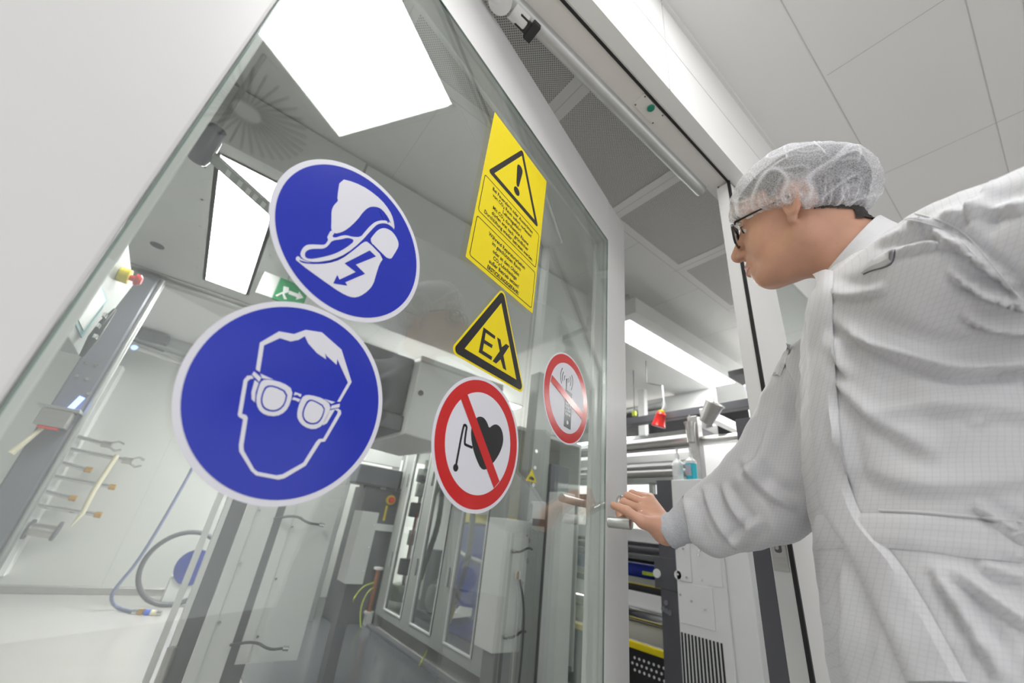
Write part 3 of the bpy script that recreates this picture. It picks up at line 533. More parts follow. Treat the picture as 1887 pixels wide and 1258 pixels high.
# wall rack with shafts
WY = 5.9
t = thing('shaft_rack', 'tall white wall rail carrying a row of steel shafts', 'rack', (-.98, 6.1, ZF+.1))
obj('rail', G().bx(-1.10, -.985, 6.05, 6.2, -.85, 1.2), M['white'], t, bevel=.008)
for k in range(7): obj('bracket', G().bx(-1.13, -1.09, 6.02, 6.12, .40-.13*k, .425-.13*k), M['alu'], t)
def shaft(z, x1, label, grip=False):
    t = thing('steel_shaft', label, 'shaft', (-.95, 6.0, z-.02), 'polished shafts on the wall rack')
    obj('rod', G().cyl((-1.03, 6.0, z), (x1, 6.0, z-.03), .020, n=18), M['chrome'], t, smooth=True)
    if grip:
        g = G(); g.cyl((x1-.02, 6.0, z-.03), (x1+.06, 6.0, z-.03), .032, n=16); obj('collar', g, M['steel'], t, smooth=True)
        for s_ in (-1, 1): obj('jaw', G().tube([(x1+.05, 6, z-.03+.02*s_), (x1+.10, 6, z-.03+.05*s_), (x1+.15, 6, z-.03+.03*s_)], .010, 8), M['steel'], t, smooth=True)
    else: obj('cap', G().cyl((x1, 6.0, z-.031), (x1+.055, 6.0, z-.033), .028, n=18), M['brass'], t, bevel=.003, smooth=True)
shaft(.40, -.80, 'short steel shaft with gripping jaws, topmost on the wall rack', True)
shaft(.275, -.58, 'long steel shaft with gripping jaws, second from the top on the wall rack', True)
shaft(.14, -.84, 'short brass-capped shaft between the gripper shafts and the long one')
shaft(.01, -.60, 'long brass-capped shaft, upper of the two long ones')
shaft(-.13, -.84, 'short brass-capped shaft between the two long brass-capped shafts')
shaft(-.255, -.60, 'long brass-capped shaft, lowest on the wall rack')
t = thing('guide_spool', 'dark flanged steel spool under the wall rack', 'spool', (-.93, 5.98, -.53))
obj('core', G().cyl((-1.02, 5.99, -.45), (-.80, 5.99, -.47), .055, n=24), M['steel'], t, smooth=True)
for x in (-1.0, -.81): obj('flange', G().cyl((x, 5.99, -.455), (x+.02, 5.99, -.457), .085, n=28), M['dgrey'], t, smooth=True)
P = [aty(px, py, 5.972) for px, py in ((216, 838), (195, 870), (172, 905), (152, 945), (130, 970))]
tag(obj('plastic_strap', G().tube(P, [.022, .022, .022, .02, .006], 8), M['cream'], smooth=True), 'pale cream strap hanging diagonally over the steel shafts', 'strap')
# wall mounted pipe cluster with blue led
t = thing('wall_air_pipe', 'silver pipe with fittings along the far wall and a blue light dot', 'pipe', aty(300, 635, 6.0))
A_, B_ = aty(232, 600, 6.0), aty(420, 668, 6.0)
obj('pipe', G().cyl(A_, B_, .10, n=28), M['alu'], t, smooth=True)
A2, B2 = aty(235, 630, 5.85), aty(340, 668, 5.85); obj('pipe', G().cyl(A2, B2, .05, n=20), M['chrome'], t, smooth=True)
q = aty(285, 622, 5.8); obj('actuator', G().obox(q, np.eye(3), (.13, .06, .05)), M['dgrey'], t, bevel=.01)
q = aty(248, 607, 5.8); obj('clamp', G().obox(q, np.eye(3), (.05, .05, .07)), M['dark'], t, bevel=.01)
q = aty(247, 640, 5.8); obj('status_light', G().sph(q, .028), M['led'], t, smooth=True)
g = G()
for x in (-1.9, -1.1, -.3, .5, 1.3): g.bx(x-.004, x+.004, 6.197, 6.2, ZF+.07, ZC)
struct('trim_9', g, M['joint'])
# blue hose with air gun fitting on the floor
def hp(px, py, y): return aty(px, py, y)
P = [hp(375, 820, 5.4), hp(352, 868, 5.4), hp(320, 925, 5.4), hp(285, 985, 5.4), hp(250, 1040, 5.4), hp(215, 1080, 5.4), hp(203, 1100, 5.4), atz(212, 1119, -.985), atz(245, 1127, -.985)]
t = thing('air_hose', 'thin blue-grey air hose hanging down to the floor with coloured couplings', 'hose', P[-1]-np.array([0, 0, .015]))
obj('hose', G().tube(smooth_line(P, 3), .014, 10), M['hose'], t, smooth=True)
q0 = P[-1]; q1 = atz(300, 1130, -.98); cols = ['chrome', 'brass', 'led', 'cream', 'chrome']
M['hb'] = mat('blue_coupling', (.05, .12, .7), .4, noise=.05); cols[2] = 'hb'
for k in range(5): obj('coupling', G().cyl(q0+(q1-q0)*k/5, q0+(q1-q0)*(k+.8)/5, (.022, .028, .024, .024, .018)[k], n=14), M[cols[k]], t, smooth=True)
# round hose reel
q = aty(335, 1045, 5.6); t = thing('hose_reel', 'round hose reel with blue disc standing on the floor near the far wall', 'hose reel', (q[0], q[1], ZF))
rr = q[2]-ZF-.02
obj('rim', G().tube([q+rr*np.array([math.cos(a), 0, math.sin(a)]) for a in np.linspace(0, 2*math.pi, 49)], .022, 10, False), M['dgrey'], t, smooth=True)
obj('disc', G().cyl(q+np.array([.10, .03, 0]), q+np.array([.10, .09, 0]), rr*.5, n=40), M['blue'], t, smooth=True, bevel=.004)
obj('stand', G().bx(q[0]-.05, q[0]+.25, q[1]+.05, q[1]+.3, ZF, q[2]-.1), M['mach'], t, bevel=.006)
# light grey sliding cover and the panel group with cables (lower left-centre)
t = thing('sliding_cover', 'dark grey cover strip with pale profiles standing left of the two cable panels', 'cover', (.3, 3.05, ZF))
obj('strip', G().bx(.255, .335, 3.0, 3.3, ZF, .6), M['dgrey'], t, bevel=.003)
obj('profile', G().bx(.225, .254, 2.99, 3.05, ZF, .6), M['paint'], t, bevel=.003)
obj('profile', G().bx(.17, .20, 2.99, 3.02, ZF, .6), M['paint'], t, bevel=.002)
obj('latch', G().cyl((.238, 2.975, -.99), (.238, 2.975, -.70), .022, n=18), M['steel'], t, smooth=True)
def cable_panel(x0, x1, z0, z1, label, cab):
    t = thing('cover_panel', label, 'panel', ((x0+x1)/2, 3.0, z0))
    obj('sheet', G().bx(x0, x1, 2.985, 3.0, z0, z1), M['mach'], t, bevel=.002)
    obj('flange', G().bx(x0-.006, x0+.05, 2.975, 2.984, z0+.0, z1), M['mach'], t, bevel=.001)
    for z in np.arange(z0+.12, z1, .28): obj('screw', G().cyl((x0+.065, 2.978, z), (x0+.065, 2.986, z), .007, n=10), M['chrome'], t)
    return t
t = cable_panel(.34, .50, ZF, .62, 'narrow pale sheet-metal panel left of the panel with two short cables', 0)
obj('support', G().bx(.36, .38, 3.0, 3.02, ZF, -.9), M['mach'], t)
t = cable_panel(.548, .86, -.79, .58, 'wide pale sheet-metal panel with two short black cables hanging over the dark floor', 1)
obj('hanger_plate', G().bx(.50, .60, 3.0, 3.25, -.98, .6), M['dgrey'], t)
for (ax_, ay_), (bx_, by_) in (((505, 955), (588, 966)), ((424, 1188), (521, 1194))):
    a = aty(ax_, ay_, 2.975); b = aty(bx_, by_, 2.96); m1 = a*.6+b*.4+np.array([0, -.05, .035]); m2 = a*.3+b*.7+np.array([0, -.05, .0])
    c_ = obj('cable', G().tube(smooth_line([a, m1, m2, b], 2), .007, 8), M['cable'], t, smooth=True); LOC[c_.name] = LOC[t.name]
    obj('plug', G().cyl(b, b+np.array([.03, -.005, -.002]), .013, n=14), M['chrome'], c_, smooth=True)
# door cabinet of the press: face at x = 2.0
t = thing('machine_door_cabinet', 'grey metal machine cabinet with three tall glazed doors and hoses inside', 'cabinet', (2.4, 3.7, ZF)); CAB = t
wins = [(2.88, 3.29), (3.50, 3.90), (4.10, 4.52)]; zb, zt = -.82, .73
g = G(); ys = [2.68]+[v for p_ in wins for v in p_]+[4.72]
for i in range(0, len(ys), 2): g.bx(2.0, 2.04, ys[i], ys[i+1], -.89, .80)
for a, b in wins: g.bx(2.0, 2.04, a, b, -.89, zb); g.bx(2.0, 2.04, a, b, zt, .80)
obj('front_frame', g, M['alu_dull'], t, bevel=.003)
for a, b in wins:
    dd = obj('door', G().bx(2.0+.012, 2.0+.02, a+.001, b-.001, zb+.001, zt-.001), M['glass2'], t); LOC[dd.name] = LOC[t.name]
    g = G()
    for q in ((a, a+.014, zb, zt), (b-.014, b, zb, zt), (a+.014, b-.014, zb, zb+.014), (a+.014, b-.014, zt-.014, zt)): g.bx(1.992, 2.01, q[0], q[1], q[2], q[3])
    obj('window_frame', g, M['white'], dd, bevel=.002)
    g = G()
    for q in ((a-.008, a, zb, zt), (b, b+.008, zb, zt)): g.bx(1.996, 2.001, q[0], q[1], q[2], q[3])
    obj('seal', g, M['gasket'], dd)
    for z in (-.45, .35): obj('hinge', G().cyl((1.988, b+.06, z), (1.988, b+.06, z+.14), .010, n=12), M['alu'], dd, smooth=True)
obj('rear_wall', G().bx(2.80, 2.82, 2.68, 5.9, -.89, .80), M['mach'], t)
obj('floor_plate', G().bx(2.06, 2.80, 2.68, 5.9, -.89, -.86), M['dgrey'], t); obj('roof_plate', G().bx(2.06, 2.82, 2.68, 5.9, .80, .83), M['mach'], t)
for y in (2.70, 4.68): obj('leg', G().bx(2.02, 2.08, y, y+.05, ZF, -.89), M['alu_dull'], t); obj('leg', G().bx(2.7, 2.76, y, y+.05, ZF, -.89), M['alu_dull'], t)
# contents of the cabinet
tb = thing('blue_covered_drum', 'blue film covered drum with a yellow band behind the nearest cabinet door', 'drum', (2.5, 3.55, -.86))
obj('cover', G().bx(2.30, 2.78, 3.12, 3.94, -.86, .05), M['blue'], tb, bevel=.04, smooth=True)
obj('band', G().bx(2.285, 2.785, 3.11, 3.95, .055, .13), M['yellow'], tb, bevel=.01)
obj('fold', G().add([(2.28, 3.75, -.78), (2.27, 3.55, -.62), (2.28, 3.36, -.60), (2.28, 3.36, -.66), (2.265, 3.6, -.72)], [(0, 1, 2, 3, 4)]), M['white'], tb)
obj('fold', G().tube([(2.28, 3.78, -.18), (2.27, 3.6, -.22), (2.28, 3.3, -.25)], .014, 8), M['white'], tb, smooth=True)
def hose(pts, label, yz=None):
    t = thing('ribbed_hose', label, 'hose', pts[-1], 'black hoses inside the door cabinet')
    P = smooth_line(pts, 3); n = len(P); g = G()
    R_ = [.026+.003*(i % 2) for i in range(n)]
    obj('tube', g.tube(P, R_, 12), M['bhose'], t, smooth=True)
    a, b = np.array(P[-1]), np.array(P[-3]); d = (a-b)/np.linalg.norm(a-b)
    obj('sleeve', G().cyl(a, a+d*.16, .024, n=14), M['yellow'], t, smooth=True)
hose([(2.2, 3.52, .22), (2.18, 3.44, .24), (2.16, 3.36, .10), (2.16, 3.34, -.25), (2.16, 3.46, -.58)], 'black ribbed hose with yellow sleeve behind the nearest cabinet door')
hose([(2.2, 4.26, .30), (2.2, 4.18, .42), (2.18, 4.06, .34), (2.16, 3.98, .0), (2.16, 4.10, -.30), (2.18, 4.2, -.5)], 'black ribbed hose curving down behind the middle cabinet door')
t = thing('pump', 'dark pump with round bodies standing behind the middle cabinet door', 'pump', (2.5, 4.2, -.86))
obj('body', G().cyl((2.35, 4.15, -.66), (2.65, 4.2, -.66), .17, n=28), M['dark'], t, bevel=.02, smooth=True); obj('flange', G().cyl((2.31, 4.15, -.66), (2.35, 4.15, -.66), .12, n=28), M['alu'], t, smooth=True)
obj('base', G().bx(2.3, 2.7, 4.02, 4.5, -.86, -.80), M['dark'], t)
obj('tank', G().cyl((2.45, 4.42, -.80), (2.45, 4.42, -.25), .10, n=24), M['dgrey'], t, smooth=True)
t = thing('valve_column', 'stack of grey valves and fittings behind the farthest cabinet door', 'valve', (2.32, 4.86, -.86))
for k, (z, r) in enumerate(((-.80, .13), (-.55, .09), (-.25, .05), (.05, .10), (.28, .07), (.45, .09))):
    obj('valve_body', G().cyl((2.32, 4.86, z), (2.32, 4.86, z+.16), r, n=22), M['dgrey' if k % 2 else 'alu'], t, bevel=.01, smooth=True)
obj('spindle', G().cyl((2.32, 4.86, -.8), (2.32, 4.86, .72), .02, n=14), M['steel'], t, smooth=True)
obj('red_wire', G().tube([(2.26, 4.72, .1), (2.24, 4.70, -.1), (2.26, 4.76, -.35)], .006, 8), M['red'], t)
# white hood over the press and its pipes
t = thing('press_hood', 'large pale press hood hanging under the canopy in the middle of the glass', 'machine hood', (1.6, 3.1, .56))
obj('cover', G().prism([(1.15, .58), (1.15, 1.22), (1.985, 1.22), (1.985, .69), (1.55, .56)], lambda x, z, y: np.array([x, y, z]), 2.88, 3.9), M['mach'], t, bevel=.01)
q = aty(775, 724, 2.879); obj('knob', G().cyl(q, q+np.array([0, -.008, 0]), .022, n=20), M['dgrey'], t, smooth=True)
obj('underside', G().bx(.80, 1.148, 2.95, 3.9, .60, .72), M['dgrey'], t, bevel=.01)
obj('dark_backing', G().bx(.70, 1.148, 2.99, 3.9, .722, 1.21), M['dark'], t, bevel=.02)  # dark block added so the coat's reflection shows up in the glass
obj('seam_strip', G().bx(1.15, 1.98, 2.872, 2.879, 1.16, 1.175), M['alu'], t)
for x, lb in ((1.90, 'silver vertical pipe below the press hood, left of the pair'), (2.02, 'silver vertical pipe below the press hood, right of the pair')):
    t = thing('steel_pipe', lb, 'pipe', (x, 4.9, .3)); obj('tube', G().cyl((x, 4.79, .31), (x, 4.79, 1.3), .045, n=20), M['chrome'], t, smooth=True); obj('collar', G().cyl((x, 4.79, .30), (x, 4.79, .33), .055, n=20), M['dark'], t)
# dark control column with emergency stop
t = thing('control_column', 'dark grey control column with a red and yellow emergency stop under the hood', 'control column', (1.9, 4.95, ZF))
obj('column', G().bx(1.62, 2.04, 4.80, 5.2, ZF, .30), M['dgrey'], t, bevel=.01); obj('top_box', G().bx(1.46, 1.96, 4.72, 5.1, .32, .52), M['dark'], t, bevel=.01)
obj('stem', G().bx(1.60, 1.8, 4.85, 5.0, .28, .34), M['dark'], t)
q = aty(719, 921, 4.799)
e_ = obj('emergency_stop', G().cyl(q, q+np.array([0, -.03, 0]), .052, n=24), M['yellow'], t, smooth=True); LOC[e_.name] = LOC[t.name]
obj('button', G().cyl(q+np.array([0, -.03, 0]), q+np.array([0, -.065, 0]), .034, n=20), M['red'], e_, bevel=.004, smooth=True)
obj('nameplate', G().bx(1.72, 2.03, 4.792, 4.799, -.13, -.06), M['mach'], t)
q = aty(710, 945, 4.799); obj('tape', G().obox(q, np.eye(3), (.012, .003, .08)), M['yellow'], t)
t = thing('pale_post', 'pale grey machine post left of the dark control column', 'post', (1.38, 5.0, ZF)); obj('body', G().bx(1.22, 1.48, 4.95, 5.2, ZF, .60), M['alu'], t, bevel=.01)
t = thing('hanging_cover', 'pale cover panel under the hood left of the silver pipes', 'cover', (1.7, 4.6, .53)); obj('sheet', G().bx(1.35, 1.86, 4.55, 4.6, .53, .80), M['mach'], t, bevel=.004)
obj('hanger', G().bx(1.4, 1.44, 4.56, 4.59, .80, ZC), M['mach'], t)
# light duct boxes
def duct_box(x0, x1, y0, y1, z0, z1, label):
    t = thing('duct_box', label, 'box', ((x0+x1)/2, (y0+y1)/2, z0)); obj('body', G().bx(x0, x1, y0, y1, z0, z1), M['mach'], t, bevel=.004)
    for z in np.linspace(z0+.08, z1-.08, 3): obj('screw', G().cyl((x1-.02, y0-.004, z), (x1-.02, y0+.001, z), .005, n=10), M['chrome'], t)
    return t
t = duct_box(1.035, 1.155, 3.02, 3.2, -.41, .03, 'pale upright box in front of the dark control column'); obj('foot', G().bx(1.06, 1.13, 3.06, 3.16, ZF, -.41), M['dgrey'], t)
t = duct_box(1.567, 1.755, 2.075, 2.25, -.575, .08, 'tall pale box with cables in front of the nearest cabinet door')
obj('foot', G().bx(1.60, 1.72, 2.1, 2.2, ZF, -.575), M['dgrey'], t)
for z in (-.09, -.50):
    c_ = obj('cable', G().tube(smooth_line([(1.635, 2.065, z), (1.66, 2.03, z+.0), (1.72, 2.03, z+.03), (1.775, 2.06, z+.02)], 2), .006, 8), M['cable'], t, smooth=True); LOC[c_.name] = LOC[t.name]
    obj('plug', G().cyl((1.625, 2.066, z), (1.645, 2.055, z), .012, n=12), M['chrome'], c_, smooth=True)
for k in range(3): obj('fitting', G().cyl((1.672+.014*k, 2.066, -.23), (1.672+.014*k, 2.066, -.19), .0045, n=10), M['brass' if k % 2 else 'chrome'], t, smooth=True)
obj('cable', G().tube(smooth_line([(1.70, 2.06, -.23), (1.725, 2.03, -.35), (1.73, 2.02, -.55), (1.70, 2.0, -.8), (1.66, 1.98, -.97)], 3), .006, 8), M['cable'], t, smooth=True)
obj('wire', G().tube(smooth_line([(1.68, 2.06, -.23), (1.69, 2.03, -.38), (1.665, 2.02, -.6), (1.65, 1.97, -.985)], 3), .003, 8), M['alu'], t, smooth=True)
# columns seen between the box and the door stile
t = thing('white_column', 'tall pale square column right of the cable box, seen through the glass', 'column', (1.84, 1.86, ZF)); obj('body', G().bx(1.79, 1.90, 1.84, 1.96, ZF, .26), M['mach'], t, bevel=.006)
obj('cover', G().bx(1.76, 1.80, 1.99, 2.07, .10, .20), M['mach'], t, bevel=.004); obj('bracket', G().bx(1.76, 1.80, 1.99, 2.06, .06, .099), M['dark'], t)
t = thing('glass_guard', 'dark machine frame post with rivets behind the heart sticker', 'post', (2.3, 2.62, ZF))
obj('post', G().bx(2.10, 2.28, 2.52, 2.64, ZF, 1.30), M['alu_dull'], t, bevel=.004); obj('side_plate', G().bx(2.29, 2.5, 2.5, 2.64, ZF, .55), M['dgrey'], t, bevel=.004)
for k in range(7): obj('rivet', G().cyl((2.13, 2.515, .62-.13*k), (2.13, 2.521, .62-.13*k), .015, n=12), M['chrome'], t, smooth=True)
q = aty(979, 876, 2.50)
t = thing('warning_triangle_sign', 'tiny yellow hand warning triangle on the dark machine plate right of the heart sticker', 'sign', q-np.array([0, 0, .05]))
f3 = lambda k, y: (lambda a, b, c: np.array([q[0]+a, c, q[2]+b]))
obj('plate', G().prism([(-.055, -.045), (.055, -.045), (0, .055)], lambda a, b, c: np.array([q[0]+a, c, q[2]+b]), 2.495, 2.499), M['yst'], t, bevel=.001)
obj('hand_symbol', G().prism([(-.025, -.030), (.025, -.034), (.028, -.018), (.0, -.005), (-.02, -.012)], lambda a, b, c: np.array([q[0]+a, c, q[2]+b]), 2.493, 2.495), M['kst'], t)
# earth cables on the floor
for i, (P, lb) in enumerate((([(1.93, 4.74, -.62), (1.80, 4.72, -.66), (1.72, 4.70, -.80), (1.70, 4.66, -.985)], 'green-yellow earth cable loop beside the copper coloured insulator'), ([(1.95, 4.74, -.66), (1.86, 4.70, -.70), (1.82, 4.68, -.85), (1.84, 4.6, -.985)], 'second green-yellow earth cable right of the loop'), ([(2.02, 3.55, -.93), (1.98, 3.50, -.95), (1.90, 3.42, -.985)], 'green-yellow earth cable crossing the floor edge under the cabinet'))):
    tag(obj('earth_cable', G().tube(smooth_line(P, 3), .006, 8), M['gycable'], smooth=True), lb, 'cable')
t = thing('insulator', 'copper coloured insulator with round flanges beside the earth cables', 'insulator', (1.94, 4.74, ZF))
obj('core', G().cyl((1.95, 4.75, -.9), (1.95, 4.75, -.50), .024, n=18), M['copper'], t, smooth=True); obj('foot', G().bx(1.92, 1.98, 4.70, 4.78, ZF, -.9), M['mach'], t)
for z in (-.9, -.50): obj('flange', G().cyl((1.95, 4.75, z), (1.95, 4.75, z+.02), .05, n=20), M['mach'], t, smooth=True)
# escape sign hanging from the canopy edge
q = aty(522, 536, 2.6); t = thing('exit_sign', 'green emergency exit sign between the two blue stickers', 'sign', q-np.array([0, 0, .06]))
obj('panel', G().obox(q+np.array([.045, 0, 0]), np.eye(3), (.085, .012, .075)), M['gst'], t, bevel=.003); obj('panel', G().obox(q+np.array([-.085, 0, 0]), np.eye(3), (.044, .011, .075)), M['mach'], t, bevel=.003)
g = G(); f2 = lambda a, b, c: np.array([q[0]+a, q[1]+c, q[2]+b])
g.prism([(.03, -.012), (.08, -.012), (.08, -.03), (.115, 0), (.08, .03), (.08, .012), (.03, .012)], f2, -.014, -.0125)
g.prism([(-.03, -.05), (.0, -.01), (-.01, .025), (.02, .03), (.03, .0), (.01, -.02), (.035, -.05), (.02, -.055), (.0, -.025), (-.02, -.055)], f2, -.014, -.0125)
obj('pictogram', g, M['white'], t); obj('hanger', G().bx(q[0]-.005, q[0]+.005, q[1]-.005, q[1]+.005, q[2]+.075, 1.5), M['alu'], t)
# angled grey bracket under the ceiling, upper left
q = atz(392, 262, 1.12); t = thing('ceiling_bracket', 'dark grey rounded bracket with slotted arm in the upper left of the glass', 'bracket', q)
a = atz(362, 296, 1.08); b = atz(402, 236, 1.16)
obj('head', G().tube([a, a*.8+b*.2, a*.3+b*.7, b], [.030, .036, .034, .028], 24), M['post'], t, bevel=.005, smooth=True)
a2 = atz(392, 290, 1.09); b2 = atz(520, 405, 1.0); d2 = b2-a2; L2 = np.linalg.norm(d2); d2 /= L2; n2 = np.cross(d2, (0, 0, 1)); n2 /= np.linalg.norm(n2)
obj('slotted_arm', G().obox((a2+b2)/2, (d2, n2, np.cross(d2, n2)), (L2/2, .030, .005)), M['alu_dull'], t, bevel=.002)
for k in (.22, .38, .5, .6, .72, .85): obj('slot', G().obox(a2+d2*L2*k+np.array([0, 0, -.0055]), (d2, n2, np.cross(d2, n2)), (.008, .018, .001)), M['mach'], t)
obj('ceiling_rod', G().cyl(b-(b-a)*.2, ((b-(b-a)*.2)[0], (b-(b-a)*.2)[1], ZC), .010, n=14), M['alu'], t, smooth=True)

# ---------------------------------------------------------------- seen directly through the open doorway
# white cabinet with louvres
t = thing('machine_end_cabinet', 'white machine end cabinet with screwed panels and slotted vent', 'cabinet', (2.8, 1.3, ZF))
obj('body', G().bx(2.404, 3.2, 1.09, 1.498, ZF, .42), M['white'], t, bevel=.006)
obj('front_cover', G().bx(2.39, 2.403, 1.215, 1.496, -.97, .415), M['white'], t, bevel=.003)
obj('screwed_panel', G().bx(2.385, 2.389, 1.40, 1.49, -.13, .08), M['white'], t, bevel=.001)
obj('screwed_panel', G().bx(2.385, 2.389, 1.29, 1.488, -.33, -.14), M['white'], t, bevel=.001)
obj('screwed_panel', G().bx(2.385, 2.389, 1.23, 1.31, -.13, .14), M['white'], t, bevel=.001)
for y, z in ((1.485, .03), (1.44, .033), (1.35, .01), (1.345, -.11), (1.48, -.10), (1.43, -.11), (1.475, -.20), (1.41, -.22), (1.335, -.245), (1.34, .03)):
    obj('screw', G().cyl((2.379, y, z), (2.386, y, z), .006, n=12), M['chrome'], t, smooth=True)
g = G()
for k in range(12): y = 1.483-.0195*k; g.bx(2.386, 2.391, y-.0042, y+.0042, -.80, -.375)
b = obj('vent_slots', g, M['gasket'], t)
# dark side plate
t = thing('machine_side_plate', 'anthracite machine side plate with round covers left of the white cabinet', 'machine plate', (2.5, 1.57, ZF))
g = G(); g.bx(2.40, 2.46, 1.50, 1.61, ZF, .418); g.bx(2.395, 2.46, 1.455, 1.645, -.19, -.025)
obj('plate', g, M['dark'], t, bevel=.002)
for y, z, r in ((1.625, -.115, .024), (1.485, -.105, .024)): obj('round_cover', G().cyl((2.385, y, z), (2.396, y, z), r, n=24), M['mach'], t, bevel=.002, smooth=True)
for y, z in ((1.575, -.255), (1.595, -.29), (1.575, -.295), (1.555, -.30)): obj('bolt', G().cyl((2.392, y, z), (2.401, y, z), .013, n=16), M['post'], t, smooth=True)
# bottles on the cabinet
def bottle(x, y, liq, label):
    t = thing('spray_bottle', label, 'bottle', (x, y, .421)); z = .421
    obj('body', G().lathe((x, y, z), [(.030, 0), (.033, .004), (.033, .095), (.030, .11), (.012, .13), (.011, .14)]), M['cyan' if liq else 'bottle'], t, smooth=True)
    if liq: obj('shoulder', G().lathe((x, y, z), [(.0335, .096), (.0338, .112), (.013, .133), (.012, .145)]), M['bottle'], t, smooth=True)
    obj('pump_head', G().lathe((x, y, z+.138), [(.013, 0), (.013, .02), (.006, .022), (.006, .045), (.010, .047), (.010, .058)]), M['white'], t, smooth=True)
    obj('label', G().bx(x-.0345, x-.0338, y-.018, y+.018, z+.02, z+.085), M['film' if liq else 'mach'], t)
bottle(2.44, 1.475, False, 'white plastic pump bottle on the white cabinet, left of the blue one')
bottle(2.44, 1.385, True, 'white bottle of bright cyan liquid on the white cabinet')
# printing unit: rollers, beams, trays
t = thing('roller_machine', 'long roller machine with silver rollers and dark beams behind the doorway', 'machine', (3.4, 3.0, ZF)); RM = t
Y0, Y1 = 1.66, 4.3
def zz(py, x): return float(atx(1190, py, x)[2])
def bar(name, x0, x1, pa, pb, m, y0=Y0, y1=Y1, bev=.004):
    xm = (x0+x1)/2; return obj(name, G().bx(x0, x1, y0, y1, zz(pb, x0), zz(pa, x0)), M[m], t, bevel=bev)
def rol(name, x, pc, r, m, y0=Y0, y1=Y1): return obj(name, G().cyl((x, y0, zz(pc, x)), (x, y1, zz(pc, x)), r, n=28), M[m], t, smooth=True)
bar('beam', 3.10, 3.4, 772, 800, 'black')
bar('beam', 3.02, 3.12, 800, 808, 'chrome')
rol('roller', 3.10, 826, .030, 'dgrey'); rol('roller', 3.15, 752, .035, 'alu', 2.0, 3.6)
bar('tray', 3.0, 3.8, 842, 846, 'white'); bar('tray', 2.95, 3.0, 838, 852, 'mach'); rol('roller', 3.02, 863, .016, 'alu')
bar('beam', 3.0, 3.08, 880, 890, 'alu_dull'); bar('beam', 3.0, 3.2, 910, 926, 'dark')
for y in (1.75, 2.05, 2.6, 3.2): obj('strut', G().bx(3.01, 3.05, y, y+.04, zz(912, 3), zz(888, 3)), M['alu_dull'], t)
obj('added_fill_panel', G().bx(3.5, 3.52, 1.7, 4.3, .40, .62), M['screen'], t); obj('added_fill_panel', G().bx(3.5, 3.52, 1.7, 4.3, .70, .92), M['screen'], t)  # glowing panels added to brighten the gaps between the bars
obj('added_fill_panel', G().bx(3.3, 3.32, 1.7, 4.3, -.62, .10), M['white'], t)  # plain white panel added to lighten the lower gaps
rol('roller', 2.86, 940, .035, 'chrome', 1.62, 2.6)
bar('cover', 2.95, 3.1, 975, 1000, 'white'); bar('beam', 2.97, 3.1, 1001, 1022, 'dark'); rol('roller', 2.96, 1012, .02, 'dgrey')
bar('inner_plate', 3.20, 3.25, 1022, 1045, 'alu'); rol('roller', 3.10, 1052, .055, 'blue'); rol('roller', 3.12, 1036, .02, 'black')
q = atx(1196, 1057, 3.03); obj('green_label', G().obox(q, np.eye(3), (.002, .06, .012)), M['gycable'], t)
bar('cover', 3.02, 3.2, 1066, 1080, 'alu'); bar('yellow_edge', 3.0, 3.02, 1078, 1080, 'yellow'); rol('roller', 3.0, 1087, .028, 'black')
bar('cover', 2.96, 3.1, 1093, 1122, 'white'); rol('roller', 2.95, 1134, .045, 'chrome'); bar('beam', 2.98, 3.0, 1143, 1150, 'post'); bar('cover', 3.0, 3.1, 1150, 1185, 'white')  # thin blue-grey bar stands for the shadow under the chrome roller
obj('safety_rail', G().bx(2.86, 2.90, 1.62, 4.3, -.625, -.585), M['yellow'], t, bevel=.006)
obj('guard', G().bx(2.87, 2.89, 1.62, 4.3, -.98, -.626), M['black'], t)
for i in range(14):
    for j in range(4):
        y = 1.66+.038*i+(.019 if j % 2 else 0); z = -.67-.034*j
        if (i < 8 or j < 3): obj('guard_slot', G().cyl((2.8685, y, z-.006), (2.8705, y, z-.006), .009, n=8), M['white'], t)
obj('base', G().bx(3.0, 3.9, 1.7, 4.3, ZF, -.72), M['black'], t)
obj('end_frame', G().bx(3.22, 3.9, 1.60, 1.66, ZF, .40), M['dark'], t, bevel=.004)
obj('stretcher', G().cyl((3.2, 1.60, .60), (3.2, 4.3, .60), .03, n=16), M['steel'], t, smooth=True)
# upper silver framework right of the bottles
t = thing('machine_top_frame', 'silver square tube framework above the bottles', 'frame', (2.75, 1.4, .42))
q = atx(1290, 880, 2.6); obj('post', G().bx(2.56, 2.62, q[1]-.035, q[1]+.035, .421, .86), M['steel'], t, bevel=.004)
obj('cross_tube', G().bx(2.5, 3.3, 1.28, 1.33, .82, .88), M['steel'], t, bevel=.004); obj('cross_tube', G().bx(2.56, 2.62, .95, 2.6, .865, .92), M['dgrey'], t, bevel=.004)
obj('cross_tube', G().cyl((2.62, 1.14, .70), (2.62, 2.3, .70), .030, n=20), M['steel'], t, smooth=True)
obj('white_panel', G().bx(3.0, 3.02, .5, 1.6, .40, .80), M['white'], t); obj('white_panel', G().bx(3.03, 3.2, .7, 1.3, .62, .64), M['white'], t)
obj('leg', G().bx(3.3, 3.36, 1.27, 1.33, ZF, .82), M['steel'], t)
t = thing('cabinet_top_beam', 'grey machine beam running behind the end cabinet', 'beam', (3.6, 1.0, ZF)); obj('body', G().bx(3.25, 3.9, .55, 1.5, ZF, .40), M['mach'], t, bevel=.008)
